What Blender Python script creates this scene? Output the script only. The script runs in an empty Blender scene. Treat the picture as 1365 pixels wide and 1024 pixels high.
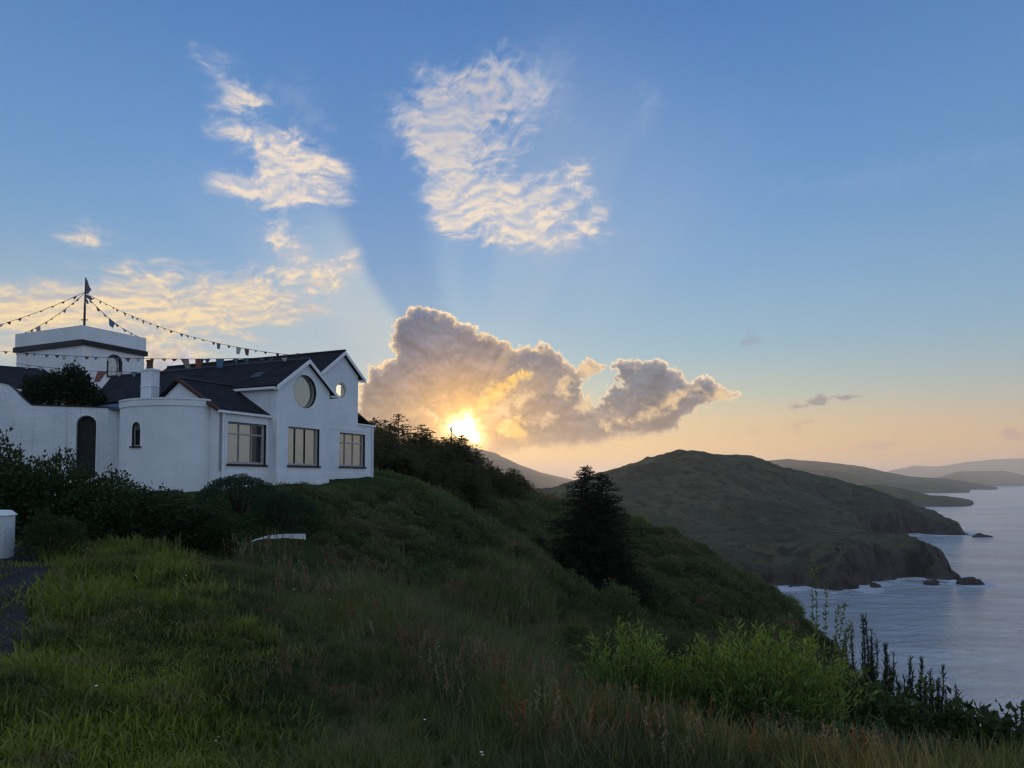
import bpy, bmesh, math, random
import numpy as np
from mathutils import Vector, Matrix
from mathutils.geometry import tessellate_polygon
R = math.radians
S = bpy.context.scene
COL = S.collection

# ---------------------------------------------------------------- camera
# the camera is the origin of the place: z = 0 is eye level, the sea lies 55 m below
cam = bpy.data.cameras.new('camera'); co = bpy.data.objects.new('camera', cam); COL.objects.link(co)
cam.sensor_width = 36; cam.lens = 36*940/1365; cam.shift_y = 0.0645
cam.clip_start = 0.05; cam.clip_end = 120000
co.location = (0, 0, 0); co.rotation_euler = (R(92.5), 0, 0)
S.camera = co
S.view_settings.view_transform = 'Standard'; S.view_settings.look = 'None'
S.view_settings.exposure = 0.0; S.view_settings.gamma = 1
S.cycles.max_bounces = 6; S.cycles.diffuse_bounces = 3; S.cycles.glossy_bounces = 3
S.cycles.transparent_max_bounces = 6; S.cycles.volume_bounces = 1
S.cycles.use_denoising = True; S.cycles.denoising_prefilter = 'ACCURATE'; S.cycles.filter_width = 1.3
S.cycles.sample_clamp_indirect = 4
SUN_AZ, SUN_EL = -3.92, 4.35            # degrees, azimuth from +Y towards +X

# ---------------------------------------------------------------- sun lamp
sl = bpy.data.lights.new('sun', 'SUN'); sl.energy = 2.2; sl.angle = R(1.2); sl.color = (1, .66, .36)
so = bpy.data.objects.new('sun', sl); COL.objects.link(so)
so.rotation_euler = (R(90-SUN_EL), 0, R(180-SUN_AZ))
so.location = (-30, 400, 60)

# ---------------------------------------------------------------- node helpers
class G:
    """tiny builder for shader maths"""
    def __init__(s, nt): s.nt = nt
    def new(s, t, **k):
        n = s.nt.nodes.new(t)
        for a, b in k.items(): setattr(n, a, b)
        return n
    def put(s, sock, v):
        if hasattr(v, 'is_output') or isinstance(v, bpy.types.NodeSocket): s.nt.links.new(v, sock)
        elif v is not None:
            if sock.type == 'RGBA': v = (*v, 1) if isinstance(v, (tuple, list)) else (v, v, v, 1)
            sock.default_value = v
    def m(s, op, *a, clamp=False):
        n = s.new('ShaderNodeMath', operation=op, use_clamp=clamp)
        for i, v in enumerate(a): s.put(n.inputs[i], v)
        return n.outputs[0]
    def vm(s, op, *a, out=0, scale=None):
        n = s.new('ShaderNodeVectorMath', operation=op)
        for i, v in enumerate(a): s.put(n.inputs[i], v)
        if scale is not None: s.put(n.inputs['Scale'], scale)
        return n.outputs[out]
    def step(s, v, lo, hi, a=0., b=1., smooth=True):
        n = s.new('ShaderNodeMapRange', interpolation_type='SMOOTHSTEP' if smooth else 'LINEAR')
        for i, q in enumerate((v, lo, hi, a, b)): s.put(n.inputs[i], q)
        return n.outputs[0]
    def mix(s, f, a, b, mode='MIX', clamp=False):
        n = s.new('ShaderNodeMix', data_type='RGBA', blend_type=mode, clamp_result=clamp)
        s.put(n.inputs[0], f); s.put(n.inputs[6], a); s.put(n.inputs[7], b)
        return n.outputs[2]
    def noise(s, vec, scale, detail=4, rough=.5, dist=0, out=0, lac=2.):
        n = s.new('ShaderNodeTexNoise')
        if vec is not None: s.put(n.inputs['Vector'], vec)
        n.inputs['Scale'].default_value = scale; n.inputs['Detail'].default_value = detail
        n.inputs['Roughness'].default_value = rough; n.inputs['Distortion'].default_value = dist
        n.inputs['Lacunarity'].default_value = lac
        return n.outputs[out]
    def vor(s, vec, scale, feature='F1', smooth=.5, rand=1.):
        n = s.new('ShaderNodeTexVoronoi', feature=feature)
        s.put(n.inputs['Vector'], vec); n.inputs['Scale'].default_value = scale
        if feature == 'SMOOTH_F1': n.inputs['Smoothness'].default_value = smooth
        n.inputs['Randomness'].default_value = rand
        return n.outputs[0]
    def mapping(s, vec, loc=(0,0,0), rot=(0,0,0), scale=(1,1,1), kind='POINT'):
        n = s.new('ShaderNodeMapping', vector_type=kind)
        s.put(n.inputs[0], vec); n.inputs[1].default_value = loc
        n.inputs[2].default_value = rot; n.inputs[3].default_value = scale
        return n.outputs[0]
    def ramp(s, fac, stops, interp='LINEAR'):
        n = s.new('ShaderNodeValToRGB'); s.put(n.inputs[0], fac); r = n.color_ramp; r.interpolation = interp
        while len(r.elements) < len(stops): r.elements.new(.5)
        for e, (p, c) in zip(r.elements, stops): e.position = p; e.color = (*c, 1)
        return n.outputs[0]
    def ellipses(s, vec, lst, sm=.5):
        """depth inside a union of soft ellipses, in degrees of sky"""
        acc = None
        for (a, e, rx, ry, rot, w) in lst:
            # each ellipse waits for the one before (a vanishing term), which keeps the shader small in memory
            vi = vec if acc is None else s.vm('MULTIPLY_ADD', acc, (1e-7, 1e-7, 0), vec)
            q = s.mapping(vi, (a, e, 0), (0, 0, R(rot)), (rx, ry, 1), 'TEXTURE')
            l = s.vm('LENGTH', q, out=1)
            d = s.m('MULTIPLY', s.m('SUBTRACT', 1., l), min(rx, ry)*w)
            acc = d if acc is None else (s.m('SMOOTH_MAX', acc, d, sm) if sm else s.m('MAXIMUM', acc, d))
        return acc

def lin(r, g, b):
    f = lambda c: (c/255/12.92) if c <= 10 else ((c/255+.055)/1.055)**2.4
    return (f(r), f(g), f(b))

# ---------------------------------------------------------------- world: evening sky with clouds
W = bpy.data.worlds.new('World'); S.world = W; W.use_nodes = True
nt = W.node_tree; nt.nodes.clear(); g = G(nt)
gen = g.new('ShaderNodeTexCoord').outputs['Generated']
sp = g.new('ShaderNodeSeparateXYZ'); g.put(sp.inputs[0], gen)
DX, DY, DZ = sp.outputs
az = g.m('MULTIPLY', g.m('ARCTAN2', DX, DY), 57.29578)
el = g.m('MULTIPLY', g.m('ARCSINE', DZ), 57.29578)
cmb = g.new('ShaderNodeCombineXYZ'); g.put(cmb.inputs[0], az); g.put(cmb.inputs[1], el)
P = cmb.outputs[0]
sky = g.new('ShaderNodeTexSky', sky_type='NISHITA', sun_disc=False)
sky.sun_elevation = R(SUN_EL); sky.sun_rotation = R(SUN_AZ); sky.air_density = 1.; sky.dust_density = 1.5; sky.ozone_density = 2.5
nish = g.vm('SCALE', sky.outputs[0], scale=.06)

# clear sky colour by height above the horizon: towards the sunset and away from it
h = g.m('DIVIDE', el, 60., clamp=True)
west = g.ramp(h, [(0, lin(250,186,108)), (.035, lin(254,204,124)), (.075, lin(236,208,156)), (.115, lin(192,204,190)),
                  (.17, lin(150,192,212)), (.27, lin(124,174,218)), (.38, lin(100,156,214)), (.5, lin(80,138,202)), (.62, lin(64,120,186)), (1, lin(44,94,160))])
side = g.ramp(h, [(0, lin(228,180,132)), (.05, lin(232,192,142)), (.09, lin(196,192,176)), (.13, lin(164,188,196)), (.2, lin(138,178,208)),
                  (.36, lin(102,154,206)), (.6, lin(72,124,184)), (1, lin(56,104,168))])
back = g.ramp(h, [(0, lin(176,190,212)), (.1, lin(180,194,218)), (.25, lin(156,186,224)), (.5, lin(124,164,216)), (1, lin(86,130,188))])
daz = g.m('ABSOLUTE', g.m('SUBTRACT', az, SUN_AZ))
c = g.mix(g.step(daz, 12, 48), west, side)
c = g.mix(g.step(daz, 48, 88), c, back)
c = g.mix(.12, c, nish)
# ---- clouds, rays and glow: computed here once by noise fields over directions (azimuth, height),
#      laid over the clear sky as one premultiplied layer
AZ0, AZ1, EL0, EL1, NX, NY = -43., 43., -3., 41., 1900, 972
rng = np.random.default_rng(7)
TAB = rng.permutation(4096); TAB = np.concatenate([TAB, TAB])
GA = rng.uniform(0, 2*np.pi, 4096); GX = np.cos(GA).astype('f4'); GY = np.sin(GA).astype('f4')
def pn(x, y, seed=0):
    xi = np.floor(x).astype('i4'); yi = np.floor(y).astype('i4'); xf = (x-xi).astype('f4'); yf = (y-yi).astype('f4')
    u = xf*xf*xf*(xf*(xf*6-15)+10); v = yf*yf*yf*(yf*(yf*6-15)+10)
    def gr(a, b, dx, dy):
        q = TAB[(TAB[(a+seed*131) & 4095]+b) & 4095]; return GX[q]*dx+GY[q]*dy
    n0 = gr(xi, yi, xf, yf); n1 = gr(xi+1, yi, xf-1, yf); n2 = gr(xi, yi+1, xf, yf-1); n3 = gr(xi+1, yi+1, xf-1, yf-1)
    return (n0+(n1-n0)*u)*(1-v)+(n2+(n3-n2)*u)*v
def fbm(x, y, o=5, r=.5, seed=0, billow=False):
    t = 0; a = 1.; s = 0
    for i in range(o):
        q = pn(x*2.03**i+i*17.3, y*2.03**i-i*9.1, seed+i)
        t = t+a*(np.abs(q)*2.-.45 if billow else q*1.6); s += a; a *= r
    return t/s
def sst(v, a, b):
    q = np.clip((v-a)/(b-a), 0, 1); return q*q*(3-2*q)
def l3(*c): return np.array(lin(*c), 'f4')
def mix3(f, a, b): return a+(b-a)*f[..., None]
AX = np.linspace(AZ0, AZ1, NX, dtype='f4'); EY = np.linspace(EL0, EL1, NY, dtype='f4')
gx, gy = np.meshgrid(AX, EY)
def up(q, k):                                                # bilinear enlargement of a coarse field
    h, w = q.shape; yy = np.linspace(0, h-1, NY); xx = np.linspace(0, w-1, NX)
    y0 = np.minimum(yy.astype(int), h-2); x0 = np.minimum(xx.astype(int), w-2); fy = (yy-y0)[:, None]; fx = (xx-x0)[None]
    a = q[y0]*(1-fy)+q[y0+1]*fy
    return (a[:, x0]*(1-fx)+a[:, x0+1]*fx).astype('f4')
cgx, cgy = np.meshgrid(np.linspace(AZ0, AZ1, NX//5), np.linspace(EL0, EL1, NY//5))
def inside(poly):
    """signed distance in degrees to a closed outline, positive inside"""
    p = np.array(poly); d = np.full(cgx.shape, 1e9); s = np.zeros(cgx.shape, bool)
    for (ax, ay), (bx, by) in zip(p, np.roll(p, -1, 0)):
        ex, ey = bx-ax, by-ay; t = np.clip(((cgx-ax)*ex+(cgy-ay)*ey)/(ex*ex+ey*ey), 0, 1)
        d = np.minimum(d, (cgx-ax-t*ex)**2+(cgy-ay-t*ey)**2)
        if ay != by: s ^= ((ay > cgy) != (by > cgy)) & (cgx < (bx-ax)*(cgy-ay)/(by-ay)+ax)
    return up(np.where(s, 1, -1)*np.sqrt(d), 5)
def sample(q, x, y):
    fx = np.clip((x-AZ0)/(AZ1-AZ0)*(NX-1), 0, NX-1.01); fy = np.clip((y-EL0)/(EL1-EL0)*(NY-1), 0, NY-1.01)
    x0 = fx.astype('i4'); y0 = fy.astype('i4'); fx = (fx-x0).astype('f4'); fy = (fy-y0).astype('f4')
    return (q[y0, x0]*(1-fx)+q[y0, x0+1]*fx)*(1-fy)+(q[y0+1, x0]*(1-fx)+q[y0+1, x0+1]*fx)*fy
LR = np.zeros((NY, NX, 3), 'f4'); LA = np.zeros((NY, NX), 'f4')
def over(a, col):
    global LR, LA
    LR = LR*(1-a[..., None])+col*a[..., None]; LA = LA*(1-a)+a
def add(a, col):
    global LR
    LR = LR+a[..., None]*np.array(col, 'f4')
rx, ry = gx-SUN_AZ, gy-SUN_EL
rad = np.hypot(rx, ry); theta = np.degrees(np.arctan2(rx, ry))
wx = fbm(gx*.16, gy*.16, 3, .5, 3); wy = fbm(gx*.16, gy*.16, 3, .5, 11)
# rays
tw = theta+wx*3
band = sst(tw, -37, -31)*sst(tw, -4, -16)*sst(rad, 6, 11)*sst(rad, 36, 22)
over(band*.30, l3(70, 122, 184))
litw = sst(tw, -60, -40)*sst(tw, -29.5, -35.5)*sst(rad, 3, 9)*sst(rad, 23, 15)
over(litw*.42, l3(206, 212, 208))
over(sst(theta, -125, -60)*sst(theta, -30, -45)*sst(gy, 3, 8)*sst(gy, 18, 10)*.4, l3(190, 196, 198))
rn = fbm(theta*.055, rad*.02, 3, .45, 21)
rays = sst(rn, -.02, .42)*sst(rad, 7, 13)*sst(rad, 33, 14)*sst(np.abs(theta+4), 75, 45)
over(rays*.13, l3(200, 206, 210))
over(sst(theta, 4, 20)*sst(theta, 62, 42)*sst(rad, 10, 17)*sst(rad, 36, 20)*.12, l3(206, 206, 206))
q = sst(gx, 33, 42)*sst(gy, 10, 26); over(q*.0, l3(70, 110, 160))
# high thin layer
AL = [
 [(-7.98,30.97),(-5.95,31.08),(-3.65,30.79),(-1.35,32.28),(1.47,31.21),(3.77,29.79),(3.52,29.02),(1.46,28.22),(1.71,27.02),(-1.40,26.31),(1.59,25.90),(1.21,25.34),(-1.40,24.71),(1.96,24.18),(6.40,24.58),(5.91,23.50),(6.39,22.63),(5.04,21.77),(4.17,20.92),(7.85,20.90),(7.35,19.72),(8.38,18.95),(7.53,18.60),(2.44,18.34),(-2.13,18.23),(-5.15,18.85),(-6.38,19.98),(-7.18,21.26),(-7.68,22.79),(-8.66,24.68),(-9.41,26.72),(-10.69,28.35),(-8.46,29.19)],
 [(-23.48,25.98),(-21.94,25.76),(-19.69,25.32),(-17.40,25.71),(-15.04,25.19),(-13.85,23.88),(-13.01,22.39),(-13.29,21.26),(-15.22,21.25),(-17.77,20.32),(-19.83,20.30),(-23.28,21.33),(-23.73,22.56),(-21.01,22.56),(-20.48,23.28),(-22.01,24.00),(-23.57,25.02)],
 [(-24.97,29.36),(-22.91,29.13),(-20.79,28.43),(-19.73,27.38),(-19.93,26.16),(-23.12,26.33),(-22.99,27.56),(-23.85,28.41)],
 [(-32.86,16.40),(-31.68,17.19),(-29.64,16.74),(-31.83,15.99)],
 [(-20.41,19.39),(-17.92,19.40),(-17.52,18.69),(-15.06,18.15),(-16.47,16.67),(-17.99,16.32),(-19.46,17.80)],
 [(-38.60,11.81),(-36.28,12.55),(-32.88,14.10),(-27.22,15.57),(-25.17,15.15),(-22.18,15.96),(-18.66,16.04),(-16.36,16.67),(-12.67,17.88),(-12.54,16.61),(-13.70,15.92),(-14.03,13.87),(-16.88,12.79),(-20.71,11.40),(-19.89,10.61),(-25.86,9.03),(-31.95,8.32),(-36.17,8.21),(-38.50,8.15)]]
dA = np.full(gx.shape, -99., 'f4')
for pl in AL: dA = np.maximum(dA, inside(pl))
def streaks(x, y, ang, sx, sy, seed):
    c_, s_ = math.cos(R(ang)), math.sin(R(ang))
    X = (x*c_+y*s_)*sx+wx*.5; Y = (-x*s_+y*c_)*sy+wy*.5
    return fbm(X, Y, 7, .62, seed)
n1 = streaks(gx, gy, 8, .16, .52, 31)
n2 = streaks(gx, gy, 52, .38, 1.5, 47)
hi = sst(gy, 20, 27)*sst(gx, -16, -5)
nA = n1*(1-.5*hi)+n2*.55*hi
fine0 = fbm(gx*.62+wx*1.6, gy*1.25+wy*1.6, 6, .62, 33)
t = dA*1.35+nA*4.2+fine0*3.2+.35
t = t+fbm(gx*.22+5, gy*.40, 4, .55, 121)*1.6
aA = sst(t, -1.2, 3.1)*sst(dA, -1.3, .5)
aA = aA*(.93-.28*hi)*(1-.2*sst(gy, 24, 30))
# the cumulus shades this layer along sharp wedges
ang = np.degrees(np.arctan2(rx, ry))
sh = streaks(gx+.15, gy-.32, 8, .16, .52, 31)-n1
fine = fbm(gx*.9+wx*2, gy*2.0+wy*2, 5, .62, 35)
lum = np.clip(.55-sh*1.8+fine*1.0, 0, 1)
colA = mix3(sst(gy, 9, 21), mix3(lum, l3(196, 186, 184), l3(255, 226, 168)), mix3(lum, l3(184, 192, 210), l3(248, 228, 204)))
thin = sst(t, .2, 2.6)
colA = mix3(thin, mix3(sst(gy, 9, 21), l3(222, 206, 186)[None, None]+0*colA, l3(192, 196, 212)[None, None]+0*colA), colA)
over(aA, colA)
# faint veils
for pl, o_ in (([(10.01,26.23),(10.46,29.62),(12.13,28.52),(11.64,26.85)], .22), ([(-19.36,28.61),(-16.55,29.46),(-14.47,26.34),(-15.33,25.50),(-18.21,26.88)], .22), ([(-11.23,27.62),(-10.02,26.98),(-10.30,25.45),(-11.21,25.89)], .16),
               ([(20.61,21.59),(29.31,22.39),(36.55,21.89),(36.50,20.35),(26.83,20.08)], .10), ([(-2.66,31.89),(4.84,32.28),(5.43,26.98),(0.47,27.08)], .2)):
    d = inside(pl); over(sst(d+n2*1.2+fine0*1.6, -.9, 2.0)*o_*.7, l3(196, 204, 220))
# cumulus bank
CU = [(-12.77,4.82),(-12.33,7.49),(-11.70,9.05),(-10.58,9.61),(-9.81,9.87),(-10.00,10.93),(-10.01,12.39),(-9.48,13.16),(-8.76,13.31),(-8.52,14.01),(-7.92,14.26),(-7.08,14.17),(-6.16,13.85),(-5.06,13.29),(-4.08,12.90),(-3.04,12.56),(-2.30,12.09),(-1.32,11.68),(-0.40,11.21),(0.21,10.85),(0.95,11.15),(2.24,11.14),(3.22,10.89),(4.01,10.53),(4.50,9.98),(5.23,9.32),(5.96,9.60),(6.51,9.89),(7.23,9.58),(7.83,9.51),(8.32,9.79),(9.21,9.65),(9.93,9.93),(10.64,9.61),(11.65,9.75),(12.58,9.37),(13.51,8.51),(14.48,8.13),(15.63,8.14),(16.58,7.70),(17.03,7.22),(18.08,6.83),(17.91,6.55),(16.79,6.01),(15.37,5.58),(14.45,5.02),(13.75,4.50),(15.13,4.12),(14.67,3.77),(13.28,3.62),(12.06,3.28),(10.12,3.18),(8.45,3.08),(8.69,2.65),(6.71,2.36),(5.20,2.25),(1.43,2.13),(-0.03,1.52),(-2.59,1.16),(-7.42,0.06),(-14.45,0.06)]
HO = [[(5.95,7.87),(6.38,8.58),(7.71,8.85),(8.37,8.54),(8.48,7.82),(7.82,7.36),(7.27,6.64),(6.49,6.23),(6.01,6.84)],
      [(-5.21,4.13),(-4.97,4.92),(-4.12,4.86),(-3.63,5.47),(-3.27,4.87),(-2.84,4.26),(-2.47,3.11),(-3.02,2.98),(-3.81,3.53),(-4.66,3.59)]]
GS = [[(-3.02,5.78),(-2.78,6.51),(-1.81,7.54),(-0.28,8.51),(1.26,8.93),(1.50,8.51),(0.21,7.67),(-0.77,6.64),(-1.80,5.85),(-2.78,5.48)],
      [(-1.31,4.39),(-0.52,4.94),(0.46,4.94),(1.50,4.14),(1.25,3.41),(-0.03,3.29),(-1.07,3.78)]]
CR = [[(-2.60,5.17),(-1.25,6.15),(1.07,7.12),(1.81,6.76),(-0.15,5.42),(-1.68,4.69)], [(1.80,4.93),(3.21,5.66),(3.63,5.17),(2.41,4.32)], [(7.14,4.54),(8.47,5.12),(8.94,4.64),(7.62,4.05)], [(3.64,7.35),(4.25,8.55),(4.98,8.24),(4.49,6.74)], [(5.10,8.54),(5.47,9.49),(7.05,9.70),(7.89,9.39),(7.17,8.98),(5.95,8.41)], [(9.83,4.74),(10.73,5.75),(12.50,6.60),(14.13,7.50),(14.53,7.13),(13.08,5.99),(11.02,4.85)], [(5.34,5.82),(6.07,7.32),(6.43,5.81),(5.94,5.15)], [(15.38,6.52),(16.80,7.34),(17.91,6.72),(16.51,5.90)]]
small = [(-27.78,7.60),(-27.53,9.33),(-27.10,9.79),(-26.56,9.51),(-26.06,9.34),(-25.37,9.83),(-24.77,9.77),(-24.25,9.26),(-23.51,8.42),(-23.03,7.34),(-27.29,6.82)]
X = gx+wx*.35; Y = gy+wy*.35
bil = fbm(X*.42, Y*.50, 5, .54, 61, True); bil_f = fbm(X*1.5, Y*1.6, 4, .55, 71, True); fb = fbm(gx*.9, gy*1.1, 6, .58, 81)
def bank(poly, holes, soft_lo=True):
    d = inside(poly)
    for hpoly in holes: d = np.minimum(d, -inside(hpoly)*1.2+fb*.55+bil_f*.35)
    fade = sst(gy, 2.2, 6)
    return d+(bil*.75+bil_f*.45)*(.35+.65*fade)+fb*.5+.05
d0 = bank(CU, HO)
ds = bank(small, [])
near = np.exp(-rad*.26)
for dd, kk in ((ds, 0), (d0, 1)):
    soft = .16+1.6*sst(gy, 6.5, 1.5)
    a = sst(dd, 0, soft)
    # light and shade of the lumps: slope of the depth field towards the sun
    tx, ty = -rx/np.maximum(rad, .5), -(ry-2.5)/np.maximum(rad, .5)
    hgt = np.minimum(np.maximum(dd, 0), 3)*.45+bil*1.15+bil_f*.20+fb*.15
    rel = sample(hgt, gx-tx*.33, gy-ty*.33)-hgt            # > 0 where the surface falls towards the sun
    up_ = sample(hgt, gx, gy+.4)-hgt
    core = mix3(sst(gy, 4.5, 10.5), l3(134, 114, 100)[None, None]+0*LR, l3(72, 97, 130)[None, None]+0*LR)
    core = mix3(sst(gx, -3, 8), core, mix3(sst(gy, 3, 8), l3(130, 110, 100)[None, None]+0*LR, l3(90, 102, 120)[None, None]+0*LR))
    core = mix3(np.clip(near*1.7-.12, 0, .95), core, l3(222, 160, 80))
    core = mix3(sst(gy, 3.6, 1.)*.6, core, l3(206, 168, 130))
    mid = mix3(np.clip(near*1.6, 0, 1), l3(158, 148, 150)[None, None]+0*LR, l3(250, 196, 92))
    rim = mix3(np.clip(near*1.9, 0, 1), l3(250, 222, 180) if kk else l3(222, 200, 176)[None, None]+0*LR, np.array((1.5, .95, .3), 'f4'))
    if not kk: core = l3(176, 174, 186)[None, None]+0*LR; mid = l3(206, 190, 176)[None, None]+0*LR
    cc = mix3(sst(dd, .09, .42), rim, mid); cc = mix3(sst(dd, .22, .85), cc, core)
    cc = cc*(1+np.clip(-up_*.5, -.2, .26)*sst(rad, 1, 5)+.55*(bil+.1)*sst(dd, .2, .8))[..., None]
    e_ = np.clip(rel-.12, 0, 1)*(.26+1.5*near)*sst(rad, .8, 3)
    cc = cc+e_[..., None]*np.array((.8, .55, .28), 'f4')*1.15
    if kk:
        for pl in GS:
            m_ = sst(inside(pl)+fb*.9+bil_f*.5, -.35, .5); cc = mix3(m_*.95, cc, l3(255, 200, 84)*1.12); cc = mix3(m_*sst(fb+bil_f, .0, .5)*.6, cc, l3(255, 226, 150)*1.1)
        for pl in CR:
            m_ = sst(inside(pl)+fb*1.2+bil_f*.6, -.5, .7); cc = mix3(m_*.85, cc, l3(250, 212, 154))
        # shafts falling across the face of the cloud, away from the sun
        sm = fbm(theta*.11, rad*.04, 2, .5, 91); m_ = sst(sm, -.05, .4)*sst(rad, 1.5, 4)*sst(rad, 13, 5)*sst(theta, 10, 30)*sst(theta, 88, 60)
        cc = mix3(m_*.28, cc, l3(232, 190, 128))
    if kk:
        body = fbm(gx*.22+2, gy*.3, 3, .5, 105); cc = cc*(1-.22*sst(body, .05, .4)*sst(rad, 3, 7))[..., None]
    over(a*(.985 if kk else .8), np.minimum(cc, 1.6))
aC = sst(d0, 0, .3)
# scraps low on the right
for pl, cl, o_ in (([(18.13,10.44),(18.69,11.20),(19.46,11.26),(19.13,10.61)], (134,146,166), .5), ([(21.53,5.50),(22.38,5.97),(23.42,6.26),(24.24,6.06),(25.26,6.34),(26.15,6.18),(25.25,5.90),(24.03,5.79),(23.00,5.61)], (132,128,134), .75),
                   ([(21.29,3.92),(22.35,4.51),(23.29,4.76),(22.97,4.10),(22.03,3.79)], (206,164,128), .6), ([(34.69,2.86),(35.03,3.45),(35.92,3.31),(36.43,2.90),(35.42,2.63)], (176,150,140), .6),
                   ([(25.98,2.47),(27.21,2.93),(28.87,2.94),(28.63,2.41),(26.95,2.23)], (206,168,142), .6), ([(27.90,6.09),(28.47,6.37),(28.27,5.80)], (224,206,176), .5), ([(18.15,3.65),(18.87,4.10),(19.25,3.74)], (214,168,128), .5)):
    d = inside(pl); over(sst(d+fb*.6+fbm(gx*1.2, gy*3.5, 4, .6, 111)*.5, -.22, .30)*o_, l3(*cl))
# the sun in its gap, and its glow
sh_ = inside(HO[1]); q = sst(sh_+fb*.55+bil_f*.25, -.22, .35)*sst(rad, 3.2, .6); add(q*3.2, (1, .84, .50)); add(sst(rad, 1.4, 0)*q*4, (1, .9, .7))
add(sst(sh_, -1.3, .1)*.25, (1, .62, .18))
add(np.exp(-rad/1.5)*.85, (1, .62, .18)); add(np.exp(-rad/3.4)*.30, (1, .55, .15)); add(np.exp(-rad/10.)*.16*sst(gy, 10, 2), (1, .58, .16))
edge = sst(gx, AZ0, AZ0+3)*sst(gx, AZ1, AZ1-3)*sst(gy, EL1, EL1-3)*sst(gy, EL0, EL0+1.5)
LR *= edge[..., None]; LA *= edge
img = bpy.data.images.new('cloud_layer', NX, NY, alpha=True, float_buffer=True)
img.colorspace_settings.name = 'Non-Color'; img.alpha_mode = 'CHANNEL_PACKED'
img.pixels.foreach_set(np.dstack([LR, LA]).astype('f4').ravel()); img.update(); img.pack()
uvx = g.m('DIVIDE', g.m('SUBTRACT', az, AZ0), AZ1-AZ0); uvy = g.m('DIVIDE', g.m('SUBTRACT', el, EL0), EL1-EL0)
cu = g.new('ShaderNodeCombineXYZ'); g.put(cu.inputs[0], uvx); g.put(cu.inputs[1], uvy)
ti = g.new('ShaderNodeTexImage', image=img, extension='CLIP', interpolation='Linear'); g.put(ti.inputs[0], cu.outputs[0])
c = g.vm('ADD', g.vm('SCALE', c, scale=g.m('SUBTRACT', 1., ti.outputs[1])), ti.outputs[0])
# unseen broken cloud overhead and behind; the overhead part added to brighten the ground
ob = g.m('MULTIPLY', g.step(g.noise(gen, 2.2, 4, .6), .42, .62), g.m('MAXIMUM', g.m('MULTIPLY', g.step(daz, 60, 95), .7), g.m('MULTIPLY', g.step(el, 44, 58), 1.5)), clamp=True)
c = g.mix(g.m('MULTIPLY', ob, .7), c, lin(216,226,240))
del LR, LA, gx, gy, wx, wy, n1, n2, nA, fb, bil, bil_f, d0, ds, rad, theta, colA
# below the horizon
c = g.mix(g.step(el, -.2, -1.5), c, lin(96,106,120))
bg = g.new('ShaderNodeBackground'); g.put(bg.inputs[0], c); bg.inputs[1].default_value = 1.0
g.put(g.new('ShaderNodeOutputWorld').inputs[0], bg.outputs[0])
W.cycles.sampling_method = 'MANUAL'; W.cycles.sample_map_resolution = 512

# ---------------------------------------------------------------- mesh helpers
rnd = random.Random(5)
def link(o, parent=None):
    COL.objects.link(o)
    if parent is not None: o.parent = parent
    return o
def tag(o, label=None, cat=None, group=None, kind=None):
    for k_, v_ in (('label', label), ('category', cat), ('group', group), ('kind', kind)):
        if v_: o[k_] = v_
    return o
def mesh_np(name, V, F, mat, smooth=False, uv=None):
    """V (n,3); F (m,k) quads or tris"""
    me = bpy.data.meshes.new(name); V = np.asarray(V, 'f4'); F = np.asarray(F, 'i4')
    me.vertices.add(len(V)); me.vertices.foreach_set('co', V.ravel())
    me.loops.add(F.size); me.loops.foreach_set('vertex_index', F.ravel())
    me.polygons.add(len(F)); me.polygons.foreach_set('loop_start', np.arange(len(F), dtype='i4')*F.shape[1])
    if smooth: me.polygons.foreach_set('use_smooth', np.ones(len(F), bool))
    me.update(calc_edges=True)
    if mat: me.materials.append(mat)
    return me
def obj_np(name, V, F, mat, parent=None, smooth=False):
    return link(bpy.data.objects.new(name, mesh_np(name, V, F, mat, smooth)), parent)
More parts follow.
